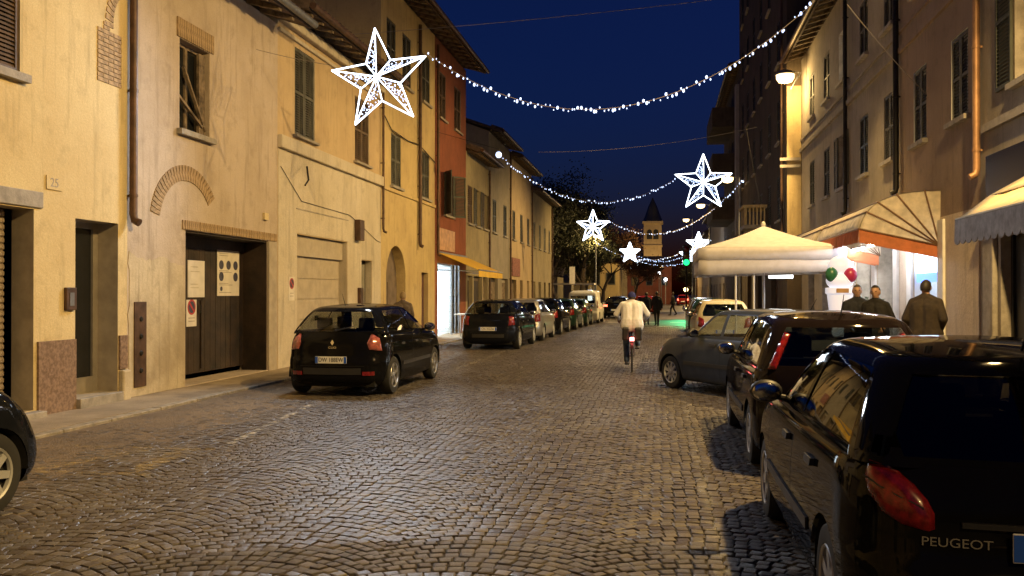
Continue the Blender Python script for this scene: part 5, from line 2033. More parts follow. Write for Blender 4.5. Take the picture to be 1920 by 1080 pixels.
names = ['wall bracket street lamp behind the camera on the right', 'wall bracket street lamp above the cream awning out of the picture',
         'wall bracket street lamp above the bar house eaves', 'glowing wall bracket street lamp at the corner of the tall dark house']
for (x, y, z, k), lab in zip(LAMPS, names):
    wx = WALL_R if y < 31 else WALL_R - 0.5
    t = thing('street_lamp', lab, 'lamp', (x, y, z), 0, 'sodium street lamps')
    MB().tube([(wx - x, 0, -0.5), (0.5, 0, 0.05), (0.25, 0, 0.10), (0, 0, 0.08)], 0.03, 8).build('bracket', GREYMETAL, t, True)
    lamp_head(t, 0, 0, 0, -1, 1.0 if y < 25 else 1.5)
    if y > 25:
        point_light('lamp_glow', (0, 0, -0.45), LAMP_W * 0.06, SODIUM, t, 0.12)
        spot_light('lamp_light', (0, 0, -0.45), LAMP_W * k, SODIUM, t, (0, math.radians(42), 0))
    else:
        # full cut-off head thrown forward over the road
        spot_light('lamp_light', (0, 0, -0.32), LAMP_W * k, SODIUM, t, (math.radians(26 if 0 < y < 12 else 0), math.radians(35), 0))

poles = [(1388, 335, 48.0, 'tall street lamp on a pole rising behind the parasol'), (1331, 385, 66.0, 'second pole lamp beyond the balcony block'), (1299, 412, 90.0, 'farthest pole lamp on the right side of the road')]
for px, py, Y, lab in poles:
    X, Z = on_y(px, py, Y)
    t = thing('street_lamp', lab, 'lamp', (X, Y, 0), 0, 'pole street lamps')
    MB().bar((0, 0, 0), (0, 0, Z + 0.1), 0.10, 0.06, 10).build('pole', GREYMETAL, t, True)
    MB().tube([(0, 0, Z), (-0.3, 0, Z + 0.12), (-0.6, 0, Z + 0.1)], 0.03, 8).build('arm', GREYMETAL, t)
    lamp_head(t, -0.65, Z + 0.08, 0, -1, 1.5)
    spot_light('lamp_light', (-0.65, 0, Z - 0.33), LAMP_W * 1.0, SODIUM, t, (0, math.radians(38), 0), 124)
for x, y, lab in ((-5.2, 71.0, 'pole lamp among the trees on the left'), (-7.0, 108.0, 'far pole lamp near the church on the left'), (4.4, 117.5, 'added far pole lamp right of the church tower'), (7.0, 141.0, 'added farthest pole lamp before the ochre building')):  # last two lamps are added to brighten the far end of the street
    t = thing('street_lamp', lab, 'lamp', (x, y, 0), 0, 'pole street lamps')
    MB().bar((0, 0, 0), (0, 0, 6.2), 0.08, 0.05, 10).build('pole', GREYMETAL, t, True)
    lamp_head(t, 0, 6.3)
    point_light('lamp_light', (0, 0, 6.05), LAMP_W * (0.22 if y < 100 else 1.0), SODIUM, t, 0.12)

# traffic light, showing green
X, Z = on_y(1287, 492, 60.0)
t = thing('traffic_light', 'traffic light showing bright green at the junction', 'traffic light', (X, 60.0, 0))
MB().bar((0, 0.12, 0), (0, 0.12, Z + 1.0), 0.06, 0.05, 10).build('pole', IRON, t)
MB().box(-0.24, 0.24, -0.1, 0.1, Z - 0.26, Z + 1.16).build('housing', BLACKP, t, bevel=0.03)
for i, m_ in enumerate((glow('green_signal', (0.015, 1.0, 0.20), 2.6, False), mat('dead_amber_lens', (0.2, 0.1, 0.01), 0.2), mat('dead_red_lens', (0.15, 0.01, 0.01), 0.2))):
    l_ = MB().lathe([(0.20, 0), (0.18, -0.05), (0.001, -0.10)], 18, 'y').build('lens', m_, t, True, loc=(0, -0.10, Z + 0.44 * i))
    MB().lathe([(0.205, 0), (0.205, -0.05)], 18, 'y').build('visor', BLACKP, t, loc=(0, -0.10, Z + 0.44 * i))
spot_light('signal_light', (0, -0.40, Z), 1500, (0.03, 1.0, 0.36), t, (math.radians(62), 0, math.radians(180)), 36, 0.5)

# ------------------------------------------------------------------ christmas stars and strings of bulbs
def star_pts(R, r):
    out = []
    for i in range(10):
        a = PI / 2 + i * PI / 5
        q = R if i % 2 == 0 else r
        out.append((q * math.cos(a), 0, q * math.sin(a)))
    return out


STAR = {}


def star(label, px, py, Y, R, tilt=0.0, yaw=0.0, tube=0.022):
    X, Z = on_y(px, py, Y)
    t = thing('christmas_star', label, 'star', (X, Y, Z), yaw, 'stars of white lights hung across the street')
    t.rotation_euler = (0, tilt, yaw)
    k = round(tube, 3)
    if (R, k) not in STAR:
        P = star_pts(R, R * 0.42)
        C = (0, -0.22, 0)
        e = MB()
        for i in range(10):
            e.bar(P[i], P[(i + 1) % 10], tube, tube, 6)
        rd = MB()
        for i in range(10):
            rd.bar(C, P[i], tube * 0.8, tube * 0.8, 6)
        dots = MB()
        for i in range(0, 10, 2):
            a, b = Vector(P[i]), Vector(P[(i + 1) % 10])
            c = Vector(C)
            for _ in range(42):
                u, v = random.random(), random.random()
                if u + v > 1:
                    u, v = 1 - u, 1 - v
                p = c + (a - c) * u * 0.95 + (b - c) * v * 0.95
                dots.ell(p, 0.013, 5, 4)
        mid = MB()
        for i in range(0, 10, 2):
            a, b = Vector(P[i]), Vector(P[(i + 1) % 10])
            prev = None
            for q in range(13):
                f = q / 12
                p = Vector(C).lerp(a, 0.15 + 0.7 * f) * 0.5 + Vector(C).lerp(b, 0.3 + 0.5 * f * (1 - f) * 2) * 0.5
                p += Vector((0.03 * math.sin(q * 2.5), 0, 0.03 * math.cos(q * 2.1)))
                if prev is not None:
                    mid.bar(prev, p, 0.006, 0.006, 4)
                prev = p
        STAR[(R, k)] = (e.mesh('outline_tube', LEDW), rd.mesh('rib_tube', LEDW), dots.mesh('led_dots', LEDB), mid.mesh('led_wire', LEDB))
    for nm, me in zip(('outline_tube', 'rib_tube', 'led_dots', 'led_wire'), STAR[(R, k)]):
        o = link(bpy.data.objects.new(nm, me), t)
        if nm == 'led_dots':
            tag(o, kind='stuff')
    # the flat star throws its light along the street
    spot_light('star_light', (0, -0.3, 0), STAR_W * (32 if Y < 20 else 2.0), (0.80, 0.89, 1.0), t, (math.radians(66), 0, math.radians(180 + (14 if X < 0 else -14))), 130, 0.6, 0.5)
    return t, X, Z


BULB = MB().ell((0, 0, 0), (0.021, 0.021, 0.032), 8, 6).mesh('bulb', LEDB, True)


def garland(label, Y, p0, pm, p1, n, parts=True, scale=1.0, y2=None):
    """a sagging string through three picture points, all in the plane y=Y"""
    A, B, C = [on_y(px, py, Y) for px, py in (p0, pm, p1)]
    M = np.array([[a[0] ** 2, a[0], 1] for a in (A, B, C)])
    co = np.linalg.solve(M, np.array([A[1], B[1], C[1]]))
    f = lambda x: float(co[0] * x * x + co[1] * x + co[2])
    t = thing('light_garland', label, 'string lights', ((A[0] + C[0]) / 2, Y, f((A[0] + C[0]) / 2)), 0, 'strings of white bulbs across the street')
    o = t.location
    MB().tube([(A[0] + (C[0] - A[0]) * i / 40 - o.x, 0, f(A[0] + (C[0] - A[0]) * i / 40) - o.z) for i in range(41)], 0.006 * scale, 5).build('cable', mat('pale_cable', (0.30, 0.27, 0.26), 0.6, 0, 0), t)
    mb = MB()
    for i in range(n):
        if random.random() < 0.07:
            continue
        x = A[0] + (C[0] - A[0]) * (i + random.uniform(0.15, 0.85)) / n
        z = f(x) + random.choice((-0.045, -0.04, -0.03, 0.0, 0.03))
        sz = random.choice((0.45, 0.55, 0.65, 0.85, 1.05)) * scale
        if parts:
            b = bpy.data.objects.new('bulb', BULB)
            b.location = (x - o.x, random.uniform(-0.02, 0.02), z - o.z)
            b.scale = (sz, sz, sz)
            link(b, t)
        else:
            mb.ell((x - o.x, 0, z - o.z), 0.026 * sz, 6, 4)
    if not parts:
        tag(mb.build('bulbs', LEDB, t), kind='stuff')
    return A, C


random.seed(5)
star('largest white light star hanging before the ochre house', 712, 148, 16.3, 1.0, math.radians(-6), 0.0, 0.014)
garland('nearest string of bulbs sagging from the largest star across the sky', 16.3, (800, 100), (1090, 205), (1530, 0), 104)
garland('continuation of the nearest string up to the right house', 16.3, (1532, -2), (1600, -45), (1700, -130), 14)
star('white light star on the right above the parasol', 1319, 343, 30.7, 1.0, 0.0, 0.0, 0.016)
garland('second string of bulbs from the left roofs to the right hand star', 30.7, (938, 292), (1130, 379), (1268, 334), 84)
garland('short string from the right hand star down to the lamp pole', 30.7, (1352, 378), (1375, 358), (1398, 333), 9)
t = thing('flood_bulb', 'single large white bulb at the left end of the second string', 'lamp', (on_y(935, 290, 30.7)[0], 30.7, on_y(935, 290, 30.7)[1]))
MB().ell((0, 0, 0), (0.11, 0.11, 0.11), 12, 8).build('globe', LEDB, t, True)
MB().bar((0, 0, 0.1), (0, 0, 0.22), 0.03, 0.03, 8).build('socket', BLACKP, t)
MB().tube([(0, 0, 0.2), (-1.0, 0, 0.5), (WALL_L - t.location.x, 0, 0.9)], 0.008, 5).build('stay_wire', IRON, t)
star('white light star on the left in front of the dark trees', 1112, 425, 50.0, 0.97, 0.0, 0.0, 0.026)
garland('third string of bulbs crossing in front of the church tower', 50.0, (1142, 414), (1240, 438), (1388, 342), 60, False, 1.3)
star('small far star at the right edge of the parasol', 1310, 458, 68.0, 0.95, 0.0, 0.0, 0.05)
garland('fourth string of bulbs low over the far road', 68.0, (1115, 452), (1215, 488), (1295, 465), 40, False, 1.6)
star('small bright star left of the church tower', 1181, 474, 80.0, 0.95, 0.0, 0.0, 0.06)
garland('fifth string of bulbs from the small left star', 80.0, (1195, 480), (1235, 490), (1285, 480), 26, False, 1.8)
star('tiny star close above the green traffic light', 1290, 478, 98.0, 0.95, 0.0, 0.0, 0.07)
garland('sixth string of bulbs below the church belfry', 98.0, (1190, 486), (1240, 498), (1288, 492), 24, False, 2.0)
star('tiny star below the small bright star by the tower', 1189, 492, 112.0, 0.9, 0.0, 0.0, 0.08)


def wire(label, Y0, p0, Y1, p1, r=0.008, m=None, sag=0.1):
    A, B = on_y(*p0, Y0), on_y(*p1, Y1)
    a, b = Vector((A[0], Y0, A[1])), Vector((B[0], Y1, B[1]))
    t = thing('overhead_wire', label, 'wire', a)
    MB().tube([a.lerp(b, i / 16) - a - Vector((0, 0, sag * 4 * (i / 16) * (1 - i / 16))) for i in range(17)], r, 5).build('cable', m or mat('pale_cable', (0.3, 0.27, 0.26)), t)


wire('thin cable high across the sky above the nearest string', 24.0, (640, 65), 24.0, (1500, -22), 0.008)
wire('thin cable between the far roofs and the tall dark house', 36.0, (1010, 285), 36.0, (1420, 238), 0.006, None, 0.25)
wire('stay cable holding the largest star to the left wall', 16.3, (480, 92), 16.3, (622, 122), 0.006, None, 0.02)
wire('slack cable slanting over the grey pink house', 14.0, (1590, 8), 17.5, (1742, 180), 0.007, None, 0.05)
wire('long stay from the parasol top up to the tall dark house', 33.0, (1400, 240), 33.0, (1428, 392), 0.004, IRON, 0.1)

# ------------------------------------------------------------------ parasol and bar furniture
CANV = mat('cream_parasol_cloth', (0.60, 0.58, 0.60), 0.85, 0, 0.05, 6)
pc = thing('market_parasol', 'big square cream parasol over the bar terrace', 'parasol', (2.27, 20.5, 0.012))
hw, ze, za = 1.50, 2.60, 3.16
mb = MB()
K = 10
for q in range(4):
    for half in (0, 1):
        for i in range(K):
            for j in range(1):
                def pt(f, e):
                    # f from apex to edge, e along the edge 0..1 (corner to middle to corner)
                    x = hw * f * (2 * e - 1)
                    y = -hw * f
                    z = za + (ze - za) * f - 0.05 * math.sin(PI * f) - 0.06 * f * math.sin(PI * abs(2 * e - 1)) * 0
                    a = q * PI / 2
                    return (x * math.cos(a) - y * math.sin(a), x * math.sin(a) + y * math.cos(a), z)
                e0, e1 = half * 0.5, half * 0.5 + 0.5
                mb.quad(pt(i / K, e0), pt(i / K, e1), pt((i + 1) / K, e1), pt((i + 1) / K, e0))
o = mb.build('canopy', CANV, pc, True, 30)
o.modifiers.new('t', 'SOLIDIFY').thickness = 0.008
random.seed(9)
for (z1, z0, dx) in ((2.60, 2.34, 0.0), (2.36, 2.02, -0.012)):
    mb = MB()
    for q in range(4):
        a = q * PI / 2
        k = 14
        for i in range(k):
            def vv(e, z, wv):
                x, y = (hw + dx) * (2 * e - 1), -(hw + dx) - wv
                return (x * math.cos(a) - y * math.sin(a), x * math.sin(a) + y * math.cos(a), z)
            w0, w1 = 0.009 * math.sin(i * 1.3 + q), 0.009 * math.sin((i + 1) * 1.3 + q)
            zz0 = z0 + (0.08 if z0 < 2.2 else 0) * ((i / k) if q == 0 else (1 - i / k) if q == 2 else (1 if q == 1 else 0))
            zz1 = z0 + (0.08 if z0 < 2.2 else 0) * (((i + 1) / k) if q == 0 else (1 - (i + 1) / k) if q == 2 else (1 if q == 1 else 0))
            mb.quad(vv(i / k, z1, 0), vv((i + 1) / k, z1, 0), vv((i + 1) / k, zz1, w1), vv(i / k, zz0, w0))
    o = mb.build('valance', CANV, pc, True, 12)
    o.modifiers.new('t', 'SOLIDIFY').thickness = 0.006
MB().bar((0, 0, 0), (0, 0, za - 0.05), 0.035, 0.03, 12).build('pole', WHITEP, pc, True)
MB().ell((0, 0, za + 0.03), (0.05, 0.05, 0.07), 10, 8).build('finial', WHITEP, pc, True)
mb = MB()
for sx in (-1, 1):
    for sy in (-1, 1):
        mb.bar((0, 0, 2.95), (sx * hw * 0.97, sy * hw * 0.97, ze - 0.02), 0.014, 0.014, 6)
mb.build('ribs', OLDWOOD, pc)
MB().box(-0.4, 0.4, -0.4, 0.4, 0, 0.10).build('base', STONE, pc, bevel=0.02)
for x, y in ((-0.72, -1.4), (-0.35, -1.38)):
    MB().bar((x, y, 0), (x, y, 2.3), 0.022, 0.022, 8).build('side_pole', WHITEP, pc)

ice = thing('ice_cream_cone_sign', 'big white ice cream cone display with green and red scoops by the bar', 'sign', (3.3, 17.3, 0.13))
IW = glow('lit_white_plastic', (0.95, 0.92, 1.0), 0.55)
IG = mat('glossy_green_plastic', (0.03, 0.16, 0.09), 0.35, 0, 0.05)
IR = mat('glossy_red_plastic', (0.42, 0.03, 0.12), 0.35, 0, 0.05)
MB().lathe([(0.22, 0), (0.22, 0.05), (0.10, 0.08), (0.11, 0.5), (0.23, 1.50), (0.26, 1.52), (0.26, 1.62), (0.2, 1.63)], 24).build('cone', IW, ice, True)
MB().ell((0, 0, 2.02), (0.22, 0.20, 0.20), 20, 14).build('scoop', IW, ice, True)
MB().ell((0, 0, 1.76), (0.25, 0.24, 0.18), 20, 14).build('scoop', IW, ice, True)
MB().ell((-0.17, -0.13, 1.87), (0.115, 0.10, 0.14), 16, 12).build('scoop', IG, ice, True)
MB().ell((0.16, -0.14, 1.86), (0.125, 0.10, 0.14), 16, 12).build('scoop', IR, ice, True)
MB().box(-0.11, 0.11, -0.262, -0.255, 1.53, 1.61).build('band', mat('tan_wafer', (0.45, 0.28, 0.14), 0.5), ice)

LEAF = mat('dark_leaf', (0.045, 0.085, 0.03), 0.5, 0, 0.3, 10)
pot = thing('potted_plant', 'small potted shrub in front of the bar pillar', 'plant', (4.3, 19.6, 0.12))
MB().lathe([(0.14, 0), (0.2, 0.36), (0.22, 0.38), (0.18, 0.38), (0.17, 0.34), (0.001, 0.34)], 18).build('pot', BRICK, pot, True)
mb = MB()
for _ in range(260):
    a, e = random.uniform(0, 2 * PI), random.uniform(0.1, 1.25)
    r_ = random.uniform(0.05, 0.34)
    c = Vector((r_ * math.cos(a), r_ * math.sin(a), 0.4 + e * 0.85))
    d1 = Vector((random.gauss(0, 1), random.gauss(0, 1), random.gauss(0.3, 0.7))).normalized() * 0.075
    d2 = d1.orthogonal().normalized() * 0.022
    mb.quad(c - d1, c + d2, c + d1, c - d2)
mb.build('foliage', LEAF, pot)
MB().bar((0, 0, 0.3), (0, 0, 1.3), 0.015, 0.01, 6).build('stem', OLDWOOD, pot)

# hanging shop signs and posts far off
t = thing('parking_sign', 'slim white sign post beside the white van', 'sign', (-5.6, 56.0, 0.05))
MB().bar((0, 0, 0), (0, 0, 3.0), 0.035, 0.035, 8).build('post', GREYMETAL, t)
MB().box(-0.18, 0.18, -0.05, -0.035, 2.2, 3.3).build('plate', WHITEP, t, bevel=0.01)
t = thing('bus_shelter', 'glass bus shelter with pale roof under the left trees', 'shelter', (-6.5, 66.0, 0.0))
MB().box(-1.6, 1.6, -0.9, 0.9, 2.3, 2.42).build('roof', WHITEP, t)
for x in (-1.5, 1.5):
    for y in (-0.8, 0.8):
        MB().bar((x, y, 0), (x, y, 2.3), 0.04, 0.04, 8).build('post', GREYMETAL, t)
MB().box(-1.5, 1.5, 0.78, 0.8, 0.3, 2.2).build('pane', CLEAR, t)
MB().box(1.0, 1.4, 0.70, 0.76, 0.9, 1.9).build('lit_panel', glow('shelter_panel', (0.95, 0.97, 1.0), 3.0), t)
t = thing('lit_shop_sign', 'small white box sign hanging under the parasol in the background', 'sign', (3.55, 27.5, 2.1))
MB().box(-0.35, 0.35, -0.08, 0.08, 0, 0.55).build('box', glow('white_box_sign', (0.95, 1.0, 1.0), 4.0), t, bevel=0.02)
MB().bar((0.3, 0, 0.5), (WALL_R - 3.55, 0, 0.7), 0.02, 0.02, 6).build('bracket', IRON, t)
for i, (px, py, Y, lab) in enumerate(((1248, 524, 120, 'tiny cold white lamp far down the road'), (1240, 500, 110, 'tiny warm light on the far street corner'), (1236, 512, 130, 'tiny yellow light beside the far tree'), (1286, 543, 90, 'tiny white headlamp like light by the right pavement'))):
    X, Z = on_y(px, py, Y)
    t = thing('far_lamp', lab, 'lamp', (X, Y, 0))
    MB().bar((0, 0, 0), (0, 0, Z), 0.05, 0.05, 6).build('post', GREYMETAL, t)
    MB().ell((0, 0, Z), (0.22, 0.22, 0.22), 8, 6).build('globe', glow('far_lamp_%d' % (i % 2), ((0.95, 0.97, 1.0), (1.0, 0.75, 0.3))[i % 2], 8.0, False), t, True)

# ------------------------------------------------------------------ trees
BARK = mat('bark', (0.07, 0.05, 0.035), 0.9, 0, 0.3, 12, 0.4, 40)
FOL = [mat('brown_green_foliage', (0.065, 0.055, 0.022), 0.7, 0, 0.3, 2.0, island=0.45, col2=(0.06, 0.06, 0.02)),
       mat('russet_foliage', (0.10, 0.045, 0.022), 0.7, 0, 0.3, 2.0, island=0.45, col2=(0.09, 0.045, 0.02)),
       mat('dark_green_foliage', (0.032, 0.038, 0.018), 0.7, 0, 0.3, 2.0, island=0.45, col2=(0.03, 0.035, 0.018))]


def tree(label, x, y, h, rad, m, n=9000, leaf=0.095, z0=0.28):
    t = thing('tree', label, 'tree', (x, y, 0), random.uniform(0, 6), 'autumn trees beyond the houses')
    tr = MB()
    tips = []

    def limb(p, d, r, ln, lev):
        pts, rs = [p], [r]
        for i in range(4):
            d = (d + Vector((random.gauss(0, .16), random.gauss(0, .16), random.gauss(0.04, .1)))).normalized()
            p = p + d * ln / 4
            pts.append(p)
            rs.append(r * (1 - 0.13 * (i + 1)))
        tr.tube(pts, rs, 7 if lev < 2 else 5)
        if lev == 3:
            tips.append((pts[-1], ln))
            tips.append((pts[2], ln))
            return
        for k in range(3 if lev else 5):
            a = random.uniform(0, 2 * PI)
            q = Vector((math.cos(a), math.sin(a), random.uniform(0.25, 0.9))).normalized()
            limb(pts[random.choice((2, 3, 4))], (d * 0.5 + q).normalized(), rs[-1] * 0.62, ln * random.uniform(0.6, 0.8), lev + 1)

    limb(Vector((0, 0, 0)), Vector((0, 0, 1)), h * 0.028, h * 0.42, 0)
    tr.build('trunk', BARK, t, True)
    cr = MB()
    zc = h * (1 + z0) / 2
    for i in range(n):
        p, ln = random.choice(tips)
        c = p + Vector((random.gauss(0, 1), random.gauss(0, 1), random.gauss(0, 0.8))) * ln * 0.30
        d1 = Vector((random.gauss(0, 1), random.gauss(0, 1), random.gauss(0, 0.8))).normalized() * leaf * random.uniform(0.6, 1.3)
        d2 = d1.orthogonal().normalized() * leaf * 0.5
        cr.quad(c - d1, c + d2, c + d1 * 0.9, c - d2)
    cr.build('crown', FOL[m], t, fix=False)


random.seed(17)
for (x, y, h, r_, m, lab) in ((-8.0, 68, 12.0, 3, 2, 'tall dark tree beside the last left house'), (-6.9, 75, 11.0, 3, 2, 'dense dark tree behind the third star'), (-9.5, 74, 11.0, 3, 0, 'brown green tree behind the bus shelter'),
                              (-6.6, 80, 7.5, 2.6, 0, 'low spreading tree over the parked cars'), (-6.2, 92, 9.0, 3, 1, 'russet tree left of the church nave'),
                              (-11.5, 86, 10.0, 3, 2, 'dark tree farthest left behind the roofs'), (-3.4, 104, 8.0, 2.6, 1, 'small russet tree below the small bright star'),
                              (5.3, 128, 9.5, 2.6, 2, 'dark green tree right of the church tower'), (3.6, 140, 8.0, 2.4, 0, 'yellow green tree under the church belfry'),
                              (9.5, 140, 10, 3, 2, 'dark tree behind the traffic light')):
    tree(lab, x, y, h, r_, m, 15000 if y < 95 else 7000, 0.12)
# ------------------------------------------------------------------ people
SKIN = mat('skin', (0.42, 0.25, 0.17), 0.5, 0, 0.08, 20)
HAIRD = mat('dark_hair', (0.02, 0.014, 0.010), 0.6, 0, 0.2, 60)
HAIRB = mat('light_hair', (0.28, 0.20, 0.10), 0.6, 0, 0.2, 60)
EYEM = mat('eye_dark', (0.01, 0.01, 0.01), 0.1, 0, 0)


def cloth(name, col):
    return mat(name, col, 0.85, 0, 0.18, 14, 0.3, 120)


def person(label, loc, rotz, J, top, bottom, shoes, hair=HAIRD, cap=None, hands=True, vox=0.011, bulk=1.0, coat=True, gloves=None):
    """J: joint positions; the body is grown as one skin over tapered limbs"""
    mats_ = [SKIN, top, bottom, shoes]
    prim = []                                     # (p0, p1, r0, r1, material)
    V_ = lambda k: Vector(J[k])

    def cap_(a, b, r0, r1, m):
        prim.append((Vector(a), Vector(b), r0, r1, m))

    b = bulk
    pel, ch, nk, hd = V_('pelvis'), V_('chest'), V_('neck'), V_('head')
    fwd = Vector(J.get('face', (0, 1, 0))).normalized()
    upv = (hd - nk).normalized()
    side = fwd.cross(upv).normalized()
    ax = (V_('shR') - V_('shL')).normalized()
    for sg in (-1, 1):
        cap_(ch + ax * 0.085 * sg, pel + ax * 0.075 * sg, 0.125 * b, 0.135 * b, 1)
        cap_(ch + ax * 0.05 * sg + (nk - ch) * 0.25, ch + ax * 0.13 * sg + (nk - ch) * 0.38, 0.105 * b, 0.075 * b, 1)
        cap_(nk + ax * 0.03 * sg - (nk - ch) * 0.12, V_('sh' + ('R' if sg > 0 else 'L')), 0.060 * b, 0.058 * b, 1)
        if coat:
            cap_(pel + ax * 0.075 * sg, pel + ax * 0.085 * sg + Vector((0, 0, -0.06)), 0.14 * b, 0.145 * b, 1)
        S = 'R' if sg > 0 else 'L'
        sh, el, ha = V_('sh' + S), V_('el' + S), V_('ha' + S)
        cap_(ch + ax * 0.1 * sg + (nk - ch) * 0.35, sh, 0.075 * b, 0.064 * b, 1)
        cap_(sh, el, 0.064 * b, 0.054 * b, 1)
        cap_(el, ha.lerp(el, 0.08), 0.053 * b, 0.040 * b, 1)
        hip, kn, an, to = V_('hip' + S), V_('kn' + S), V_('an' + S), V_('to' + S)
        cap_(hip, kn, 0.092 * b, 0.066 * b, 2)
        cap_(kn, an, 0.064 * b, 0.050 * b, 2)
        cap_(an, an.lerp(to, 0.25) + Vector((0, 0, -0.035)), 0.046, 0.044, 3)
        cap_(an + Vector((0, 0, -0.045)), to, 0.042, 0.036, 3)
        # hand: palm and five bent fingers
        d = (ha - el).normalized()
        pal = Vector(J.get('palm' + S, (-sg * ax.x, -sg * ax.y, 0))).normalized()
        lat = d.cross(pal).normalized()
        hm = 0
        cap_(ha - d * 0.02, ha + d * 0.055, 0.026, 0.030, hm)
        if hands:
            for q, (w_, l_) in enumerate(((-0.03, 0.068), (-0.01, 0.078), (0.011, 0.072), (0.031, 0.056))):
                k0 = ha + d * 0.065 + lat * w_
                k1 = k0 + (d + pal * 0.35).normalized() * l_ * 0.5
                k2 = k1 + (d * 0.55 + pal * 0.9).normalized() * l_ * 0.5
                cap_(k0, k1, 0.010, 0.0095, hm)
                cap_(k1, k2, 0.0095, 0.008, hm)
            k0 = ha + d * 0.012 - lat * 0.026
            k1 = k0 + (d * 0.7 - lat * 0.7 + pal * 0.3).normalized() * 0.038
            cap_(k0, k1, 0.012, 0.011, hm)
            cap_(k1, k1 + (d + pal * 0.3).normalized() * 0.03, 0.011, 0.009, hm)
    cap_(nk - upv * 0.03, nk + upv * 0.07, 0.058, 0.055, 0)
    cap_(nk - upv * 0.045, nk + upv * 0.005, 0.072, 0.068, 1)          # collar
    mb = MB()
    for p0, p1, r0, r1, m in prim:
        mb.ell(p0, r0, 10, 8)
        mb.ell(p1, r1, 10, 8)
        mb.bar(p0, p1, r0, r1, 10)
    R3 = Matrix((side, fwd, upv)).transposed()
    heads = [(hd, (0.074, 0.093, 0.105)), (hd + fwd * 0.025 - upv * 0.06, (0.052, 0.062, 0.058)), (hd + fwd * 0.098 - upv * 0.018, (0.013, 0.020, 0.026)), (hd + fwd * 0.085 + upv * 0.018, (0.045, 0.018, 0.012)),
             (hd + fwd * 0.080 - upv * 0.062, (0.024, 0.016, 0.010))]
    for sg in (-1, 1):
        heads.append((hd + side * 0.076 * sg - upv * 0.012, (0.012, 0.022, 0.034)))
    for c, r in heads:
        mb.ell(c, r, 14, 10, R3)
    tmp = bpy.data.objects.new('tmp_body', mb.mesh('tmp_body', SKIN))
    COL.objects.link(tmp)
    rm = tmp.modifiers.new('r', 'REMESH')
    rm.mode = 'VOXEL'
    rm.voxel_size = vox
    smm = tmp.modifiers.new('s', 'SMOOTH')
    smm.iterations = 3
    smm.factor = 0.5
    dg = bpy.context.evaluated_depsgraph_get()
    me = bpy.data.meshes.new_from_object(tmp.evaluated_get(dg))
    bpy.data.objects.remove(tmp)
    me.name = 'person'
    me.materials.clear()
    for m in mats_:
        me.materials.append(m)
    n = len(me.polygons)
    cen = np.empty(n * 3)
    me.polygons.foreach_get('center', cen)
    cen = cen.reshape(-1, 3)
    best = np.full(n, 1e9)
    idx = np.zeros(n, dtype=np.int32)
    for p0, p1, r0, r1, m in prim:
        a, d = np.array(p0), np.array(p1 - p0)
        t = np.clip(((cen - a) @ d) / max(d @ d, 1e-9), 0, 1)
        dist = np.linalg.norm(cen - (a + t[:, None] * d), axis=1) - (r0 + (r1 - r0) * t)
        w = dist < best
        best[w], idx[w] = dist[w], m
    dist = np.linalg.norm((cen - np.array(hd)), axis=1) - 0.115
    w = (dist < best) | ((cen - np.array(nk + upv * 0.045)) @ np.array(upv) > 0) & (np.linalg.norm(cen - np.array(hd), axis=1) < 0.19)
    idx[w] = 0
    me.polygons.foreach_set('material_index', idx)
    me.polygons.foreach_set('use_smooth', [True] * n)
    o = link(bpy.data.objects.new('person', me))
    o.location, o.rotation_euler = loc, (0, 0, rotz)
    tag(o, label, 'person')
    # eyes and hair
    for sg in (-1, 1):
        MB().ell(hd + fwd * 0.080 + side * 0.031 * sg + upv * 0.004, (0.012, 0.010, 0.008), 8, 6, R3).build('eye', EYEM, o, True)

    def shell(k, fr, nm, m, front):
        mbh = MB()
        nu, nv = 20, 10
        vs, fs = [], []
        for j in range(nv + 1):
            ph = j / nv * PI * fr
            for i in range(nu):
                a = 2 * PI * i / nu
                lim = ph
                if math.sin(a) > 0.2:
                    lim = min(ph, PI * front)
                q = Vector((0.074 * k * math.sin(lim) * math.cos(a), 0.093 * k * math.sin(lim) * math.sin(a), 0.105 * k * math.cos(lim)))
                vs.append(hd + R3 @ q - fwd * 0.004)
        for j in range(nv):
            for i in range(nu):
                fs.append((j * nu + i, (j + 1) * nu + i, (j + 1) * nu + (i + 1) % nu, j * nu + (i + 1) % nu))
        h_ = mbh.add(vs, fs).build(nm, m, o, True, 80)
        return h_
    if hair is not None:
        shell(1.09, 0.66, 'hair', hair, 0.30)
    if cap is not None:
        shell(1.17, 0.52, 'cap', cap, 0.42)
        br = MB()
        br.prism([hd + fwd * 0.09 + side * 0.06 + upv * 0.045, hd + fwd * 0.16 + side * 0.035 + upv * 0.035, hd + fwd * 0.16 - side * 0.035 + upv * 0.035, hd + fwd * 0.09 - side * 0.06 + upv * 0.045], tuple(upv * 0.008))
        br.build('cap_peak', cap, o)
    return o


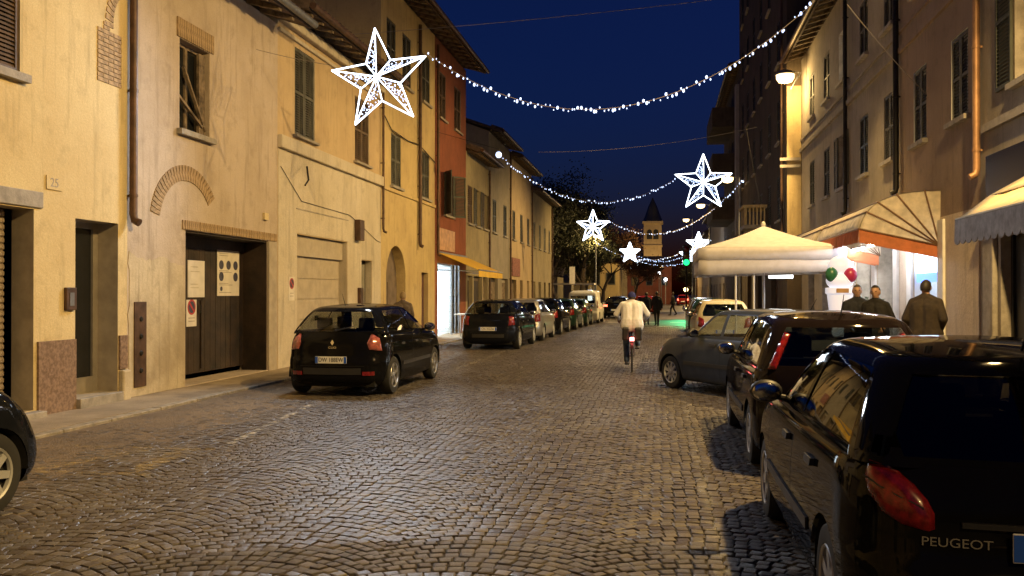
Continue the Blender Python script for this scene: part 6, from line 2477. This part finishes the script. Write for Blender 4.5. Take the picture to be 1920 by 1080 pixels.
def standing(h=1.75, arms='down', stride=0.0, lean=0.0, face=(0, 1, 0)):
    k = h / 1.75
    J = dict(pelvis=(0, 0, 0.96), chest=(0, lean * 0.35, 1.30), neck=(0, lean * 0.5, 1.49), head=(0, lean * 0.55 + 0.015, 1.635), face=face)
    for S, sg in (('L', -1), ('R', 1)):
        J['sh' + S] = (sg * 0.18, lean * 0.45, 1.395)
        st = stride * sg
        if arms == 'down':
            J['el' + S] = (sg * 0.245, -0.02 - st * 0.25, 1.14)
            J['ha' + S] = (sg * 0.245, 0.07 - st * 0.4, 0.90)
        elif arms == 'pockets':
            J['el' + S] = (sg * 0.275, -0.06, 1.15)
            J['ha' + S] = (sg * 0.18, 0.09, 0.99)
        elif arms == 'front':
            J['el' + S] = (sg * 0.235, 0.04, 1.14)
            J['ha' + S] = (sg * 0.07, 0.25, 1.16)
            J['palm' + S] = (0, -1, -0.2)
        J['hip' + S] = (sg * 0.09, 0, 0.90)
        J['kn' + S] = (sg * 0.10, 0.03 + st * 0.5 + abs(stride) * 0.08, 0.50 + (0.02 if st < 0 else 0))
        J['an' + S] = (sg * 0.10, st * 0.95 - abs(stride) * 0.1, 0.085 + (0.07 if st < 0 else 0))
        J['to' + S] = (sg * 0.12, st * 0.95 - abs(stride) * 0.1 + 0.16, 0.04 + (0.02 if st < 0 else 0))
    return {a: (tuple(c * k for c in v) if a != 'face' else v) for a, v in J.items()}


NAVY = cloth('navy_cloth', (0.012, 0.014, 0.022))
BLK = cloth('black_cloth', (0.010, 0.009, 0.009))
BRN = cloth('brown_jacket_cloth', (0.030, 0.020, 0.013))
JEANS = cloth('denim', (0.05, 0.075, 0.13))
PALE = mat('pale_grey_jacket', (0.80, 0.80, 0.82), 0.85, 0, 0.04, 8, 0.25, 50)
SHOE = mat('dark_shoe', (0.015, 0.013, 0.012), 0.5, 0, 0.1)
SHOEW = mat('pale_shoe', (0.4, 0.4, 0.4), 0.6, 0, 0.1)
BLUECAP = cloth('blue_cap', (0.015, 0.02, 0.14))

person('man in dark jacket facing the street beside the ice cream sign', (3.42, 16.4, 0.12), math.radians(172), standing(1.69, 'front'), NAVY, BLK, SHOE)
person('man in black jacket standing right of the other man before the bar', (3.62, 15.9, 0.12), math.radians(150), standing(1.67, 'pockets'), BLK, BLK, SHOE)
person('man in brown jacket seen from behind before the blue lit sign', (3.95, 14.2, 0.12), math.radians(-35), standing(1.74, 'pockets'), BRN, BLK, SHOE, bulk=1.22)
person('pedestrian in black walking in the road ahead of the cyclist', (-0.22, 44.5, 0.012), math.radians(10), standing(1.74, 'down', 0.28, 0.05), BLK, BLK, SHOE, vox=0.014)
person('second dark pedestrian close beside the one walking in the road', (-0.75, 45.4, 0.012), math.radians(0), standing(1.70, 'down', -0.25), NAVY, JEANS, SHOE, vox=0.014)
person('fair haired person standing beyond the black hatchback by the garage', (-6.3, 21.0, 0.015), math.radians(20), standing(1.68, 'down', 0.1), cloth('grey_brown_coat', (0.10, 0.075, 0.055)), BLK, SHOE, hair=HAIRB, vox=0.013)
person('distant dark pedestrian crossing near the traffic light', (0.85, 66.0, 0.012), math.radians(80), standing(1.72, 'down', 0.25), BLK, BLK, SHOE, vox=0.016, hands=False)

# ------------------------------------------------------------------ bicycle and cyclist
bx, by, brz = -0.62, 18.95, math.radians(2)
bk = thing('bicycle', 'dark city bicycle with red rear light ridden away down the street', 'bicycle', (bx, by, 0.014), brz)
BKP = mat('bicycle_paint', (0.05, 0.008, 0.012), 0.35, 0.2, 0.05)
wr = 0.335
for y in (-0.52, 0.53):
    mb = MB()
    pts = [(0, y + wr * math.cos(a), wr + wr * math.sin(a)) for a in [2 * PI * i / 40 for i in range(41)]]
    mb.tube([(p[0], y + (p[1] - y) * 0.95, wr + (p[2] - wr) * 0.95) for p in pts], 0.017, 7)
    w = mb.build('wheel', RUBBER, bk, True)
    sp = MB()
    for i in range(18):
        a = 2 * PI * i / 18
        sp.bar((0.02 * (-1) ** i, y, wr), (0, y + wr * 0.93 * math.cos(a), wr + wr * 0.93 * math.sin(a)), 0.0016, 0.0016, 4)
    sp.bar((-0.05, y, wr), (0.05, y, wr), 0.02, 0.02, 8)
    sp.build('spokes', CHROME, w)
    md = MB()
    A = [math.radians(d_) for d_ in range(20 if y > 0 else 30, 190, 12)]
    for (a0, a1) in zip(A, A[1:]):
        q = []
        for a in (a0, a1):
            for x in (-0.025, 0.025):
                q.append((x, y - (wr + 0.02) * math.cos(a), wr + (wr + 0.02) * math.sin(a)))
        md.quad(q[0], q[1], q[3], q[2])
    mo = md.build('mudguard', BKP, bk)
    mo.modifiers.new('t', 'SOLIDIFY').thickness = 0.003
fr = MB()
bb, st_, hdt, rear, front = (0, -0.05, 0.30), (0, -0.20, 0.80), (0, 0.36, 0.86), (0, -0.52, wr), (0, 0.53, wr)
hdb = (0, 0.40, 0.66)
for a, b, r in ((bb, st_, 0.016), (bb, hdb, 0.019), (st_, hdb, 0.015), (hdt, hdb, 0.019)):
    fr.bar(a, b, r, r, 8)
for sx in (-1, 1):
    o_ = (sx * 0.05, 0, 0)
    fr.bar(bb, tuple(p + q for p, q in zip(rear, o_)), 0.010, 0.008, 6)
    fr.bar(st_, tuple(p + q for p, q in zip(rear, o_)), 0.008, 0.008, 6)
    fr.bar(hdb, tuple(p + q for p, q in zip(front, o_)), 0.012, 0.009, 6)
fr.build('frame', BKP, bk, True)
sd = MB()
sd.bar(st_, (0, -0.235, 0.92), 0.013, 0.013, 8)
sd.prism([(-0.09, -0.36, 0.93), (0.09, -0.36, 0.93), (0.08, -0.25, 0.94), (0.025, -0.08, 0.935), (-0.025, -0.08, 0.935), (-0.08, -0.25, 0.94)], (0, 0, 0.045))
sd.build('saddle', BLACKP, bk, bevel=0.015)
hb = MB()
hb.bar(hdt, (0, 0.33, 1.02), 0.014, 0.014, 8)
hb.tube([(-0.29, 0.14, 1.06), (-0.27, 0.26, 1.06), (-0.1, 0.34, 1.03), (0, 0.35, 1.02), (0.1, 0.34, 1.03), (0.27, 0.26, 1.06), (0.29, 0.14, 1.06)], 0.012, 7)
hb.build('handlebar', CHROME, bk, True)
ck = MB()
ck.lathe([(0.085, 0.03), (0.085, 0.036), (0.02, 0.036)], 20, 'x', bb)
ck.bar((0.05, -0.05, 0.30), (0.055, -0.02, 0.135), 0.011, 0.011, 6)
ck.bar((-0.05, -0.05, 0.30), (-0.055, -0.08, 0.465), 0.011, 0.011, 6)
ck.build('crank', CHROME, bk)
MB().box(0.055, 0.155, -0.06, 0.02, 0.12, 0.145).build('pedal', BLACKP, bk)
MB().box(-0.155, -0.055, -0.12, -0.04, 0.455, 0.48).build('pedal', BLACKP, bk)
rk = MB()
for sx in (-0.05, 0.05):
    rk.bar((sx, -0.22, 0.72), (sx, -0.72, 0.72), 0.006, 0.006, 5)
    rk.bar((sx, -0.66, 0.72), (sx, -0.52, 0.34), 0.005, 0.005, 5)
rk.build('rack', CHROME, bk)
for sx in (-1, 1):
    MB().box(sx * 0.06, sx * 0.20, -0.66, -0.30, 0.66, 0.93).build('pannier', BLACKP, bk, bevel=0.03)
MB().box(-0.045, 0.045, -0.775, -0.735, 0.66, 0.735).build('rear_light', glow('red_bike_light', (1.0, 0.16, 0.14), 14.0), bk, bevel=0.012)

# cyclist: sits on the saddle, hands on the grips, left foot low
J = dict(pelvis=(0, -0.24, 1.03), chest=(0, -0.12, 1.30), neck=(0, -0.02, 1.45), head=(0, 0.035, 1.565), face=(0, 1, -0.05),
         shL=(-0.19, -0.06, 1.39), shR=(0.19, -0.06, 1.39), elL=(-0.33, 0.0, 1.19), elR=(0.33, 0.0, 1.19), haL=(-0.285, 0.17, 1.085), haR=(0.285, 0.17, 1.085),
         palmL=(0, -0.4, -1), palmR=(0, -0.4, -1),
         hipL=(-0.10, -0.22, 0.99), hipR=(0.10, -0.22, 0.99), knL=(-0.125, 0.17, 0.88), knR=(0.115, 0.08, 0.56), anL=(-0.12, -0.10, 0.565), anR=(0.11, -0.08, 0.225), toL=(-0.12, -0.01, 0.515), toR=(0.11, 0.02, 0.18))
# mirror the pedals: left foot is the low one in the photograph
J['knL'], J['knR'] = (-0.115, 0.08, 0.56), (0.125, 0.17, 0.88)
J['anL'], J['anR'] = (-0.11, -0.08, 0.225), (0.12, -0.10, 0.565)
J['toL'], J['toR'] = (-0.11, 0.02, 0.18), (0.12, -0.01, 0.515)
for o_ in [c for c in bk.children if c.name.split('.')[0] in ('crank', 'pedal')]:
    o_.scale = (-1, 1, 1)
person('cyclist in pale grey jacket and blue cap riding away from the camera', (bx, by, 0.014), brz, J, PALE, JEANS, SHOEW, hair=HAIRD, cap=BLUECAP, bulk=1.16)
